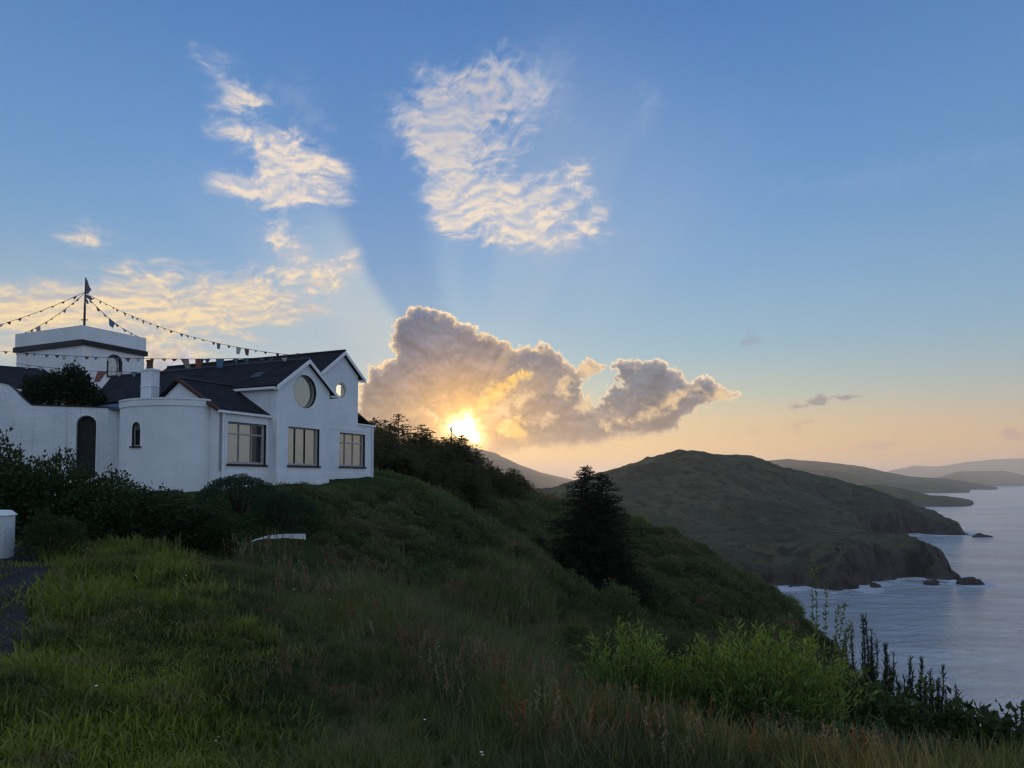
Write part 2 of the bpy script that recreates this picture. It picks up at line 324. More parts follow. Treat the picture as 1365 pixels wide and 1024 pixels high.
class MB:
    """collects boxes, slabs and tubes, then becomes one mesh object"""
    def __init__(s): s.v = []; s.f = []; s.uv = []
    def add(s, vs, fs, uvs=None):
        n = len(s.v); s.v += [tuple(q) for q in vs]
        for i, f in enumerate(fs):
            s.f.append([n+q for q in f]); s.uv.append(uvs[i] if uvs else None)
        return s
    def hexa(s, b, t):
        """b, t: four bottom and four top corners in the same turning order"""
        return s.add(list(b)+list(t), [(3,2,1,0), (4,5,6,7), (0,1,5,4), (1,2,6,5), (2,3,7,6), (3,0,4,7)])
    def box(s, x0, x1, y0, y1, z0, z1, fn=None):
        c_ = [(x0,y0), (x1,y0), (x1,y1), (x0,y1)]
        p_ = [(x,y,z0) for x,y in c_]+[(x,y,z1) for x,y in c_]
        if fn: p_ = [fn(*q) for q in p_]
        return s.hexa(p_[:4], p_[4:])
    def slab(s, p, th):
        """roof plane p0 p1 (eave) p2 p3 (ridge), thickness downwards; the top face carries metres as UV"""
        p = [Vector(q) for q in p]; n = (p[1]-p[0]).cross(p[3]-p[0]).normalized()
        if n.z < 0: n = -n
        q = [a-n*th for a in p]
        w = (p[1]-p[0]).length; ux = (p[1]-p[0]).normalized()
        uv = [((a-p[0]).dot(ux), ((a-p[0])-ux*(a-p[0]).dot(ux)).length) for a in p]
        return s.add([*p, *q], [(0,1,2,3), (7,6,5,4), (0,4,5,1), (1,5,6,2), (2,6,7,3), (3,7,4,0)], [uv]+[None]*5)
    def tube(s, pts, r, n=8, r1=None):
        pts = [Vector(q) for q in pts]; vs = []; r1 = r if r1 is None else r1
        for i, q in enumerate(pts):
            d = (pts[min(i+1, len(pts)-1)]-pts[max(i-1, 0)]).normalized()
            a = d.orthogonal().normalized(); b = d.cross(a); rr = r+(r1-r)*i/max(1, len(pts)-1)
            vs += [q+(a*math.cos(2*math.pi*j/n)+b*math.sin(2*math.pi*j/n))*rr for j in range(n)]
        fs = [(i*n+j, i*n+(j+1) % n, (i+1)*n+(j+1) % n, (i+1)*n+j) for i in range(len(pts)-1) for j in range(n)]
        fs += [tuple(range(n))[::-1], tuple((len(pts)-1)*n+j for j in range(n))]
        return s.add(vs, fs)
    def build(s, name, mat, parent=None, smooth=False, bevel=0):
        me = bpy.data.meshes.new(name); me.from_pydata(s.v, [], s.f)
        if mat: me.materials.append(mat)
        if any(s.uv):
            l = me.uv_layers.new(name='UVMap')
            for p, u in zip(me.polygons, s.uv):
                for i, li in enumerate(p.loop_indices): l.data[li].uv = u[i] if u else (0, 0)
        bm = bmesh.new(); bm.from_mesh(me); bmesh.ops.recalc_face_normals(bm, faces=bm.faces)
        if bevel: bmesh.ops.bevel(bm, geom=bm.edges[:], offset=bevel, segments=1, affect='EDGES', clamp_overlap=True)
        bm.to_mesh(me); bm.free()
        if smooth:
            for p in me.polygons: p.use_smooth = True
        return link(bpy.data.objects.new(name, me), parent)
def empty(name, loc, label=None, cat=None, group=None):
    o = bpy.data.objects.new(name, None); link(o); o.location = loc; o.empty_display_size = .2
    tag(o, label, cat, group); return o
def adopt(root):
    """children were built in world space: keep them there under the root"""
    bpy.context.view_layer.update()
    for ch in root.children:
        ch.matrix_parent_inverse = root.matrix_world.inverted()

# ---------------------------------------------------------------- materials
def mat(name):
    m = bpy.data.materials.new(name); m.use_nodes = True; m.node_tree.nodes.clear(); return m, G(m.node_tree)
def surf(g, col, rough=.6, spec=.3, bump=None, bstr=.3, bdist=.02, metal=0):
    b = g.new('ShaderNodeBsdfPrincipled'); g.put(b.inputs['Base Color'], col); g.put(b.inputs['Roughness'], rough)
    b.inputs['Specular IOR Level'].default_value = spec; b.inputs['Metallic'].default_value = metal
    if bump is not None:
        n = g.new('ShaderNodeBump'); n.inputs['Strength'].default_value = bstr; n.inputs['Distance'].default_value = bdist
        g.put(n.inputs['Height'], bump); g.put(b.inputs['Normal'], n.outputs[0])
    return b.outputs[0]
def done(m, g, s): g.put(g.new('ShaderNodeOutputMaterial').inputs[0], s); return m
def opos(g): return g.new('ShaderNodeTexCoord').outputs['Object']
def gpos(g): return g.new('ShaderNodeNewGeometry').outputs['Position']
def plain(name, col, rough=.5, var=.15, scale=6, spec=.3, metal=0):
    m, g = mat(name); n = g.noise(gpos(g), scale, 5, .6)
    c = g.mix(g.step(n, .3, .7), [q*(1-var) for q in col], [min(1, q*(1+var)) for q in col])
    return done(m, g, surf(g, c, rough, spec, n, .25, .01, metal))
def foliage(name, c1, c2, c3=None, transl=.35, scale=.35, rough=.7, dead=None):
    m, g = mat(name)
    geo = g.new('ShaderNodeNewGeometry'); isl = geo.outputs['Random Per Island']
    oi = g.new('ShaderNodeObjectInfo').outputs['Random']
    n = g.noise(geo.outputs['Position'], scale, 3, .55)
    c = g.mix(g.step(n, .35, .66), c1, c2)
    c = g.mix(g.m('MULTIPLY', g.step(isl, .1, 1., 0, 1, False), .6), c, c3 or [q*1.5 for q in c2])
    c = g.mix(g.m('MULTIPLY', oi, .35), c, [q*.5 for q in c1])
    if dead: c = g.mix(g.step(g.noise(geo.outputs['Position'], scale*1.7, 2, .5), .52, .68), c, dead)
    d = g.new('ShaderNodeBsdfDiffuse'); g.put(d.inputs[0], c)
    t = g.new('ShaderNodeBsdfTranslucent'); g.put(t.inputs[0], g.vm('MULTIPLY', c, (1.15, 1.2, .7)))
    mx = g.new('ShaderNodeMixShader'); mx.inputs[0].default_value = transl; g.put(mx.inputs[1], d.outputs[0]); g.put(mx.inputs[2], t.outputs[0])
    gl = g.new('ShaderNodeBsdfGlossy'); gl.inputs['Roughness'].default_value = .45; gl.inputs[0].default_value = (.6, .6, .6, 1)
    m2 = g.new('ShaderNodeMixShader'); m2.inputs[0].default_value = .025; g.put(m2.inputs[1], mx.outputs[0]); g.put(m2.inputs[2], gl.outputs[0])
    return done(m, g, m2.outputs[0])

# ---------------------------------------------------------------- near ground
GP = np.array([(-3,3,-1.6),(0,3,-1.62),(3,3,-1.9),(6,4,-2.7),(10,5,-4.2),(-6,6,-1.62),(-2.5,6,-1.62),(0,6,-2.05),(2.5,6,-2.55),(5.5,7,-3.0),(9,8,-4.4),
 (-8,10,-1.2),(-5,10,-1.15),(-6.6,8,-1.42),(-5.6,7.5,-1.5),(-3.7,8,-1.28),(-2.7,6.3,-1.5),(-2,10,-2.15),(1,9.6,-3.08),(4,9.5,-3.75),(7.5,11,-5.2),(12,12,-7.5),(-12,14,-1.2),(-8.5,14,-1.1),(-5,14,-1.6),(0,15,-3.85),(4,16,-5.3),(8,18,-7.4),(14,18,-11),
 (-14,19,-.9),(-9.5,19,-.8),(-5.5,20,-1.3),(-2,21,-2.3),(-14,24,-.6),(-9.6,22.6,-.42),(-8.2,25.4,-.25),(-6.2,30.5,.0),(-5.4,33,.0),(-12,30,0),(-20,34,0),
 (-4.3,22,-1.38),(-2.5,28,-1.76),(-1.67,19,-2.9),(.56,30,-3.5),(2,32,-5.3),(4.8,42,-7.8),(10.4,45,-7.6),(8.1,35,-8.0),(14,36,-9.6),(4,24,-5.6),
 (7.1,62,-5.2),(-1.1,45,-2.35),(-5.5,42,-.6),(2.6,75,-2.15),(11.3,72,-4.5),(16.1,68,-6.4),(20,62,-9.3),(22.4,58,-10.8),(24,54,-13.6),
 (2,95,-8),(14,90,-16),(25,80,-25),(32,65,-30),(36,50,-32),(30,36,-26),(24,22,-21),(20,12,-14),(40,100,-45),(60,60,-58),(45,20,-48),(0,140,-30),(-20,60,1),(-20,80,2),(-40,60,3),
 (-30,35,0),(-30,15,-.5),(-15,5,-1.5),(-40,0,-1.5),(-60,100,5),(-10,50,0),(-8,60,.3),(-3.5,75,-.4),(-20,120,-4),(10,-10,-4),(0,-10,-1.6),(-10,-10,-1.5),(80,-20,-70),(110,60,-80),(90,150,-80),(160,150,-100),(0,240,-66),
 (-100,260,-20),(-120,100,5),(-120,-60,0),(0,-80,-5),(60,-80,-60),(200,60,-110)], float)
def _phi(r2): return np.sqrt(r2+6.)
_A = _phi(((GP[:, None, :2]-GP[None, :, :2])**2).sum(-1)); _n = len(GP)
_B = np.zeros((_n+3, _n+3)); _B[:_n, :_n] = _A+np.eye(_n)*-.02; _B[:_n, _n] = 1; _B[:_n, _n+1] = GP[:, 0]; _B[:_n, _n+2] = GP[:, 1]; _B[_n:, :_n] = _B[:_n, _n:].T
_w = np.linalg.solve(_B, np.concatenate([GP[:, 2], np.zeros(3)]))
def ground(x, y):
    x = np.asarray(x, float); y = np.asarray(y, float); sh = x.shape; x = x.ravel(); y = y.ravel()
    z = _w[_n]+_w[_n+1]*x+_w[_n+2]*y
    for i in range(_n): z += _w[i]*_phi((x-GP[i, 0])**2+(y-GP[i, 1])**2)
    far = sst(y, 12, 30)*sst(x-(-11+.33*y)*1., -8, -2)                    # hillside, not the house plot
    lump = fbm(x*.16, y*.16, 4, .5, 5)*1.1+fbm(x*.55, y*.55, 3, .5, 9)*.35
    z = z+lump*(.12+.95*far)
    # hollow in the lawn and its low bank
    z = z-.22*np.exp(-(((x+1.7)/.55)**2+((y-5.6)/1.1)**2))+.06*fbm(x*1.3, y*1.3, 3, .5, 15)
    return z.reshape(sh)
def spread(c0, c1, step, lo, hi, grow=1.12):
    a = list(np.arange(c0, c1+1e-6, step)); s_ = step
    while a[-1] < hi: s_ *= grow; a.append(a[-1]+s_)
    s_ = step
    while a[0] > lo: s_ *= grow; a.insert(0, a[0]-s_)
    return np.array(a)
def grid_faces(ny, nx):
    i = np.arange(ny-1)[:, None]*nx+np.arange(nx-1)[None]
    return np.stack([i, i+1, i+nx+1, i+nx], -1).reshape(-1, 4)
gxs = spread(-14, 27, .33, -160, 220); gys = spread(1, 96, .33, -90, 300)
X_, Y_ = np.meshgrid(gxs, gys); Z_ = ground(X_, Y_)
m, g = mat('hill_soil')
p_ = gpos(g); n_ = g.noise(p_, .5, 6, .6); nf = g.noise(p_, 9, 4, .65)
cgr = g.mix(g.step(n_, .36, .64), (.018, .030, .010), (.040, .058, .016))
cgr = g.mix(g.step(nf, .5, .75, 0, .6), cgr, (.05, .042, .022))
M_soil = done(m, g, surf(g, cgr, .95, .05, g.m('ADD', n_, nf), .9, .12))
gr_o = obj_np('ground', np.stack([X_, Y_, Z_], -1).reshape(-1, 3), grid_faces(*X_.shape), M_soil, smooth=True)
tag(gr_o, kind='structure')

# gravel path on the left
pc = np.array([(-3.3, 2), (-3.45, 4.6), (-3.9, 5.8), (-4.35, 6.8), (-5.6, 8.9), (-8.0, 12.3), (-11, 15)])
py_ = np.linspace(1, 14.5, 120); pxr = np.interp(py_, pc[:, 1], pc[:, 0])
def path_right(y): return np.interp(y, pc[:, 1], pc[:, 0])
tt = np.linspace(0, 1, 30)
PX = pxr[:, None]+.12*fbm(py_[:, None]*1.2+0*tt, 0*py_[:, None]+3+0*tt, 3, .5, 77)*(1-tt)-tt*3.2; PY = py_[:, None]+0*tt
m, g = mat('gravel'); p_ = gpos(g); v_ = g.vor(p_, 26); n_ = g.noise(p_, 2.5, 5, .6)
cgv = g.mix(g.step(n_, .35, .7), (.022, .023, .026), (.055, .055, .058)); cgv = g.mix(g.step(v_, .2, .7), cgv, (.02, .022, .026))
cgv = g.mix(g.step(g.noise(p_, 1.3, 4, .6), .52, .66, 0, .8), cgv, (.022, .034, .012))
M_gravel = done(m, g, surf(g, cgv, .9, .2, v_, 1., .03))
PZ = ground(PX, PY)+.025-.045*(tt < .04)-.045*(tt > .97)
tag(obj_np('gravel_path', np.stack([PX, PY, PZ], -1).reshape(-1, 3), grid_faces(120, 30), M_gravel, smooth=True), kind='structure')

# ---------------------------------------------------------------- sea
COAST = np.array([(0, 440), (60, 412), (100, 398), (124, 386), (131, 377), (139, 366), (146, 372), (156, 362), (163, 353), (171, 358), (183, 374), (196, 388), (207, 393), (218, 402), (231, 405), (239, 396), (243, 380), (250, 388), (259, 415), (256, 470), (285, 540), (318, 630), (352, 700), (378, 716), (398, 718), (409, 735), (424, 747), (431, 722), (446, 714), (463, 707), (470, 728), (482, 770), (505, 900), (560, 1100), (500, 1300), (0, 1320), (-260, 1000), (-200, 640), (-120, 470)], float)
def coast_sd(x, y):
    d = np.full(x.shape, 1e12); s = np.zeros(x.shape, bool)
    for (ax, ay), (bx, by) in zip(COAST, np.roll(COAST, -1, 0)):
        ex, ey = bx-ax, by-ay; t = np.clip(((x-ax)*ex+(y-ay)*ey)/(ex*ex+ey*ey), 0, 1)
        d = np.minimum(d, (x-ax-t*ex)**2+(y-ay-t*ey)**2)
        if ay != by: s ^= ((ay > y) != (by > y)) & (x < (bx-ax)*(y-ay)/(by-ay)+ax)
    return np.where(s, 1, -1)*np.sqrt(d)
SEA = -55.
sx_ = spread(60, 520, 5, -60000, 60000, 1.25); sy_ = spread(300, 800, 5, -3000, 90000, 1.25)
X_, Y_ = np.meshgrid(sx_, sy_)
sea = obj_np('sea', np.stack([X_, Y_, 0*X_+SEA], -1).reshape(-1, 3), grid_faces(*X_.shape), None)
sd = -coast_sd(X_, Y_)+fbm(X_*.05, Y_*.05, 3, .5, 3)*6
foam = np.clip(1.15-sd/19., 0, 1)*sst(fbm(X_*.035, Y_*.035, 3, .5, 8), -.45, .05)
at = sea.data.attributes.new('foam', 'FLOAT', 'POINT'); at.data.foreach_set('value', foam.ravel().astype('f4'))
m, g = mat('sea_water'); p_ = gpos(g)
fa = g.new('ShaderNodeAttribute', attribute_name='foam').outputs['Fac']
w1_ = g.noise(g.mapping(p_, rot=(0, 0, R(25)), scale=(.5, 1, 1)), .16, 6, .62, .6); w2_ = g.noise(g.mapping(p_, rot=(0, 0, R(-20)), scale=(.6, 1, 1)), .9, 4, .6)
w3_ = g.noise(g.mapping(p_, rot=(0, 0, R(12)), scale=(.3, 1, 1)), .022, 5, .6)
hw = g.m('ADD', g.m('MULTIPLY', w1_, 2.4), g.m('ADD', g.m('MULTIPLY', w2_, .42), g.m('MULTIPLY', w3_, 2.5)))
ff = g.step(g.m('ADD', fa, g.m('MULTIPLY', g.m('SUBTRACT', g.noise(p_, .22, 6, .7), .5), 1.5)), .35, .75)
cw = g.mix(g.step(w3_, .35, .65), (.36, .41, .45), (.54, .60, .63))
b_ = g.new('ShaderNodeBsdfPrincipled'); g.put(b_.inputs['Base Color'], g.mix(ff, cw, (.55, .6, .66)))
g.put(b_.inputs['Roughness'], g.mix(ff, .16, .8)); b_.inputs['IOR'].default_value = 1.75; b_.inputs['Specular IOR Level'].default_value = .6
bp = g.new('ShaderNodeBump'); bp.inputs['Strength'].default_value = 1.; bp.inputs['Distance'].default_value = 3.2; g.put(bp.inputs['Height'], hw); g.put(b_.inputs['Normal'], bp.outputs[0])
sea.data.materials.append(done(m, g, b_.outputs[0])); tag(sea, kind='structure')

# ---------------------------------------------------------------- the headland across the bay
HP_ = np.array([(124,402,-46),(138,412,-43),(154,402,-46),(167,397,-38),(183,402,-34),(204,412,-35),(228,417,-36),(238,407,-38.3),(243,401,-44),(247,392,-51.7),(256,440,-42),
 (110.66,480.00,-29.97),(168.26,500.00,-31.22),(230.11,520.00,-32.46),(147.93,440.00,-36.75),(277.46,560.00,-36.14),(176.20,620.00,-5.90),(106.77,600.00,-5.71),(59.83,480.00,-19.82),(173.29,700.00,29.07),(147.17,700.00,25.34),(122.97,690.00,16.90),(92.17,680.00,4.36),(59.50,640.00,-4.05),(29.26,580.00,-8.59),
 (197.39,720.00,29.13),(244.71,760.00,25.89),(287.31,800.00,22.15),(308.45,800.00,13.64),(346.57,820.00,7.88),(381.27,820.00,-0.83),(407.26,820.00,-7.80),(431.08,800.00,-17.79),(449.02,780.00,-28.08),(457.46,760.00,-35.40),(462.43,740.00,-43.86),(458.71,722.00,-47.36),
 (341.12,745.00,-26.82),(389.55,738.00,-28.91),(434.52,735.00,-38.12),(241.13,440.00,-36.29),(4.46,560.00,-11.26),(276.59,690.00,-13.88),(236.22,700.00,0.77),
 (173,850,0),(300,950,-10),(100,850,-10),(400,950,-35),(0,700,-20),(-100,600,-20),(0,1000,-30),(200,1200,-50),(500,1100,-54),(300,590,-38),(340,660,-37),(60,440,-44),(-60,480,-44),(520,900,-54)], float)
_n2 = len(HP_); _B = np.zeros((_n2+3, _n2+3)); _B[:_n2, :_n2] = np.sqrt(((HP_[:, None, :2]-HP_[None, :, :2])**2).sum(-1)+400); _B[:_n2, _n2] = 1; _B[:_n2, _n2+1] = HP_[:, 0]; _B[:_n2, _n2+2] = HP_[:, 1]; _B[_n2:, :_n2] = _B[:_n2, _n2:].T
_w2 = np.linalg.solve(_B, np.concatenate([HP_[:, 2], np.zeros(3)]))
hx = np.concatenate([np.arange(-180, 110, 6), np.arange(110, 270, 1.5), np.arange(270, 560, 2.5)]); hy = np.concatenate([np.arange(340, 440, 1.4), np.arange(440, 860, 3.), np.arange(860, 1250, 12)])
X_, Y_ = np.meshgrid(hx, hy)
Zt = _w2[_n2]+_w2[_n2+1]*X_+_w2[_n2+2]*Y_
for i in range(_n2): Zt += _w2[i]*np.sqrt((X_-HP_[i, 0])**2+(Y_-HP_[i, 1])**2+400)
rg = 1-np.abs(fbm(X_*.010, Y_*.010, 5, .55, 40))*2
Zt += fbm(X_*.012, Y_*.012, 5, .5, 41)*4.5+(rg-.6)*4+fbm(X_*.045, Y_*.045, 5, .6, 43)*3.2
sd = coast_sd(X_, Y_)+fbm(X_*.045, Y_*.045, 4, .55, 44)*8+fbm(X_*.16, Y_*.16, 3, .6, 46)*3.5
cliff = sst(sd, -1.5, 10)**.7
ledge = .55-np.abs(fbm(X_*.075, Y_*.075, 5, .62, 48))*3.2-np.abs(fbm(X_*.028, Y_*.028, 3, .6, 49))*1.6
Zt = np.maximum(Zt, SEA+1.5)
Zh = (SEA-2)+(Zt-SEA+2)*cliff+ledge*6.5*cliff*(1-sst(sd, 9, 22))+np.clip(1-np.abs(sd+2)/7, 0, 1)*np.clip(fbm(X_*.11, Y_*.11, 4, .6, 50), 0, 1)*7
Zh = np.where(sd < -8, SEA-6, Zh)
def land_mat(name, g1, g2, g3, rock1, rock2, s):
    m, g = mat(name); geo = g.new('ShaderNodeNewGeometry'); p_ = geo.outputs['Position']
    nz = g.new('ShaderNodeSeparateXYZ'); g.put(nz.inputs[0], geo.outputs['Normal'])
    n_ = g.noise(p_, .02*s, 8, .62); n3 = g.noise(p_, .11*s, 6, .6)
    c = g.mix(g.step(n_, .42, .58), g1, g2); c = g.mix(g.step(n3, .5, .6), c, g3); n5 = g.noise(p_, .055*s, 6, .7); c = g.mix(g.step(n5, .56, .62, 0, .75), c, [q*.35 for q in g1]); n6 = g.noise(g.mapping(p_, rot=(0, 0, R(30)), scale=(1, .35, 1)), .035*s, 7, .7); c = g.mix(g.step(n6, .58, .64, 0, .6), c, [q*1.6 for q in g2])
    r_ = g.noise(g.mapping(p_, scale=(1, 1, .25)), .12*s, 7, .65); rc = g.mix(g.step(r_, .35, .65), rock1, rock2)
    k_ = g.step(g.m('ADD', nz.outputs[2], g.m('MULTIPLY', g.m('SUBTRACT', n3, .5), .25)), .70, .86)
    pz = g.new('ShaderNodeSeparateXYZ'); g.put(pz.inputs[0], p_)
    k_ = g.m('MULTIPLY', k_, g.step(g.m('ADD', pz.outputs[2], g.m('MULTIPLY', g.m('SUBTRACT', g.noise(p_, .05*s, 4, .6), .5), 26.)), -52, -44))
    return done(m, g, surf(g, g.mix(k_, rc, c), .95, .1, g.m('ADD', g.m('MULTIPLY', n3, 1.), r_), 1., 2.2/s))
M_land = land_mat('headland_turf_and_rock', (.036,.044,.026), (.066,.072,.040), (.028,.034,.022), (.010,.010,.011), (.062,.056,.052), 1.)
M_far = land_mat('distant_moorland', (.05,.065,.03), (.085,.09,.045), (.05,.055,.03), (.05,.045,.04), (.1,.09,.08), .3)
tag(obj_np('headland_hill', np.stack([X_, Y_, Zh], -1).reshape(-1, 3), grid_faces(*X_.shape), M_land, smooth=False), kind='structure')

# far ridges: (outline points on the skyline, front distance and depth behind it)
def ridge(name, pts, D0, dep, seed, amp=.05, tail=1.6):
    """pts: (x, y, z) on the crest; the land rises from the sea in front and falls behind"""
    P_ = np.array(pts); u = P_[:, 0]/P_[:, 1]; hgt = (P_[:, 2]-SEA)/P_[:, 1]
    uu = np.linspace(u[0], u[-1], 420); hh = np.interp(uu, u, hgt)
    vs = np.linspace(-1, tail, 44); D1 = P_[0, 1]
    Yd = D1+np.where(vs < 0, vs*(D1-D0), vs*dep)
    Xg = uu[None]*Yd[:, None]
    nz = fbm(Xg/D1*60, Yd[:, None]/D1*60+0*Xg, 5, .5, seed)
    prof = np.where(vs < 0, 1-np.abs(vs)**1.7, np.maximum(0, 1-vs**2/tail**2))[:, None]
    H_ = hh[None]*D1*prof*(1+nz*amp*(1-prof)*8)+nz*hh[None]*D1*amp*.6
    H_ = np.where(hh[None] <= 1e-5, 0, H_)
    V = np.stack([Xg, Yd[:, None]+0*Xg, SEA-3+H_+3*prof], -1)
    tag(obj_np(name, V.reshape(-1, 3), grid_faces(*Xg.shape), M_far, smooth=True), kind='structure')
ridge('distant_hills', [(1133.83,1700.00,-59.40),(1114.07,1700.00,-56.70),(1087.33,1700.00,-45.00),(1046.02,1700.00,-37.80),(1006.35,1700.00,-35.99),(970.52,1700.00,-25.18),(934.58,1700.00,-17.97),(880.61,1700.00,-8.95),(735.96,1700.00,-16.16)][::-1], 1480, 300, 3)
ridge('distant_hills', [(1254.17,3600.00,72.85),(1338.48,3600.00,76.68),(1529.61,3600.00,57.54),(1709.29,3600.00,44.14),(1808.11,3600.00,11.63),(1941.41,3600.00,-15.13),(2063.78,3600.00,-17.04),(2155.86,3600.00,-6.72),(2247.13,3600.00,-26.59),(2334.37,3600.00,-52.56)], 3200, 500, 5)
ridge('distant_hills', [(1635.83,5000.00,122.46),(1795.71,5000.00,141.08),(1955.56,5000.00,154.39),(2274.31,5000.00,127.78),(2486.53,5000.00,101.18),(2645.23,5000.00,63.96),(2830.48,5000.00,29.43),(3069.32,5000.00,16.15),(3281.00,5000.00,-15.71),(3439.36,5000.00,-50.19)], 4300, 900, 7)
ridge('distant_hills', [(4611.89,8000.00,-29.38),(4843.33,8000.00,42.83),(5040.57,8000.00,102.34),(5253.49,8000.00,110.85),(5593.80,8000.00,110.85),(5762.89,8000.00,76.83),(5973.32,8000.00,8.85),(6099.17,8000.00,-42.11)], 7300, 900, 9)
ridge('distant_hills', [(7204.92,14500.00,16.03),(7795.26,14500.00,216.32),(8244.76,14500.00,308.85),(8784.23,14500.00,293.42),(9326.69,14500.00,385.99),(10007.41,14500.00,447.73),(10532.57,14500.00,463.17),(11380.82,14500.00,447.73),(12604.82,14500.00,170.08),(13521.79,14500.00,-30.15)], 13500, 2000, 11)
ridge('distant_hills', [(-2371.53,8500.00,9.40),(-1651.38,8500.00,316.77),(-1108.87,8500.00,389.24),(-565.75,8500.00,389.24),(-203.59,8500.00,316.77),(103.99,8500.00,181.05),(338.95,8500.00,99.70),(627.98,8500.00,36.48),(1061.15,8500.00,-62.78)], 3300, 1500, 13)

# rocks standing off the point
m, g = mat('sea_rock'); p_ = gpos(g); n_ = g.noise(p_, .5, 6, .65)
M_rock = done(m, g, surf(g, g.mix(g.step(n_, .4, .65), (.022,.020,.020), (.075,.064,.055)), .85, .2, n_, 1., .6))
def rock(loc, r, sc, seed, label, group=None):
    bm = bmesh.new(); bmesh.ops.create_icosphere(bm, subdivisions=4, radius=1)
    V = np.array([v.co[:] for v in bm.verts]); d_ = 1+.5*fbm(V[:, 0]*1.6+seed, V[:, 1]*1.6+V[:, 2]*1.1, 5, .55, seed)
    for v, k_ in zip(bm.verts, d_): v.co = Vector((v.co.x*sc[0]*k_, v.co.y*sc[1]*k_, v.co.z*sc[2]*k_*(1 if v.co.z > 0 else .5)))*r
    me = bpy.data.meshes.new('sea_rock'); bm.to_mesh(me); bm.free(); me.materials.append(M_rock)
    o = link(bpy.data.objects.new('sea_rock', me)); o.location = loc; tag(o, label, 'rock', group)
rock((222.5, 377, SEA), 3.3, (1.25, .8, .75), 4, 'low flat rock alone in the water, nearer than the point', 'rocks off the headland')
rock((244, 378, SEA), 4.2, (1.5, .9, .9), 9, 'wedge of dark rock broken off the tip of the near point', 'rocks off the headland')
rock((188, 368, SEA), 2.3, (1.2, .8, .9), 14, 'small rock in the surf under the middle of the cliffs', 'rocks off the headland')
rock((461, 694, SEA), 4., (2.4, .7, .55), 19, 'long low skerry off the farther point', 'rocks off the headland')
rock((470, 712, SEA), 3.2, (1.2, .8, .8), 21, 'small rock beside the foot of the farther point', 'rocks off the headland')

# ---------------------------------------------------------------- air
hz = MB().box(-26000, 26000, -6000, 30000, SEA-8, 480).build('haze', None)
hz.data.materials.clear(); m, g = mat('sea_air')
vol = g.new('ShaderNodeVolumePrincipled'); vol.inputs['Color'].default_value = (1, .96, .9, 1); vol.inputs['Density'].default_value = 7e-5; vol.inputs['Anisotropy'].default_value = .42
g.put(g.new('ShaderNodeOutputMaterial').inputs[1], vol.outputs[0]); hz.data.materials.append(m); tag(hz, kind='stuff')

# ================================================================= the house
m, g = mat('white_render'); p_ = gpos(g); n_ = g.noise(p_, 1.1, 6, .62); nf = g.noise(p_, 22, 4, .6)
dr = g.noise(g.mapping(p_, scale=(5, 5, .35)), 1.3, 5, .6)
c_ = g.mix(g.step(n_, .35, .7), (.80, .80, .79), (.72, .73, .72)); c_ = g.mix(g.step(dr, .55, .75, 0, .35), c_, (.46, .48, .45)); c_ = g.mix(g.step(g.noise(p_, .45, 4, .7), .5, .62, 0, .3), c_, (.60, .64, .66))
M_white = done(m, g, surf(g, c_, .85, .2, g.m('ADD', nf, g.m('MULTIPLY', n_, .8)), .35, .012))
m, g = mat('rough_white_wall'); p_ = gpos(g); n_ = g.noise(p_, .9, 6, .62); nf = g.noise(p_, 9, 5, .65)
dr = g.noise(g.mapping(p_, scale=(5, 5, .35)), 1.3, 5, .6)
c_ = g.mix(g.step(n_, .35, .7), (.80, .80, .79), (.68, .70, .70)); c_ = g.mix(g.step(dr, .5, .72, 0, .5), c_, (.45, .47, .45))
M_wall = done(m, g, surf(g, c_, .9, .2, nf, .8, .04))
M_trim = plain('white_trim', (.78, .78, .77), .5, .06, 5)
M_grey = plain('grey_timber_frame', (.42, .38, .34), .5, .12, 8)
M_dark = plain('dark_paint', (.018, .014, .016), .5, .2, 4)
M_lead = plain('dark_flashing', (.05, .055, .065), .6, .2, 4)
M_blue = plain('blue_grey_felt', (.075, .10, .17), .7, .2, 2)
M_pot = plain('clay_pot', (.10, .045, .03), .8, .3, 9)
M_rust = plain('rusty_verge_tile', (.085, .038, .026), .85, .3, 6)
M_black = plain('black_iron', (.012, .012, .014), .4, .2, 6)
m, g = mat('slate'); uv = g.new('ShaderNodeTexCoord').outputs['UV']
br = g.new('ShaderNodeTexBrick'); g.put(br.inputs[0], uv)
for i_, v_ in ((1, (.012, .013, .016, 1)), (2, (.024, .024, .027, 1)), (3, (.004, .004, .006, 1)), (4, 1.), (5, .014), (6, .2), (8, .32), (9, .22)): br.inputs[i_].default_value = v_
n_ = g.noise(gpos(g), 1.4, 5, .65); cs = g.mix(g.step(n_, .4, .7, 0, .55), br.outputs[0], (.036, .034, .032))
sw = g.new('ShaderNodeSeparateXYZ'); g.put(sw.inputs[0], uv); saw = g.m('FRACT', g.m('DIVIDE', sw.outputs[1], .22))
M_slate = done(m, g, surf(g, cs, .75, .08, g.m('SUBTRACT', g.m('MULTIPLY', saw, -1.), br.outputs[1]), 1., .03))
m, g = mat('window_glass')
fr = g.new('ShaderNodeFresnel'); fr.inputs[0].default_value = 1.5
gl = g.new('ShaderNodeBsdfGlossy'); gl.inputs['Roughness'].default_value = .02; gl.inputs[0].default_value = (.78, .80, .72, 1)
df = g.new('ShaderNodeBsdfDiffuse'); df.inputs[0].default_value = (.14, .145, .13, 1)
nb = g.new('ShaderNodeBump'); nb.inputs['Strength'].default_value = .04; g.put(nb.inputs['Height'], g.noise(gpos(g), 1.2, 2, .5)); g.put(gl.inputs['Normal'], nb.outputs[0])
mx = g.new('ShaderNodeMixShader'); mx.inputs[0].default_value = .36; g.put(mx.inputs[1], df.outputs[0]); g.put(mx.inputs[2], gl.outputs[0])
M_glass = done(m, g, mx.outputs[0])
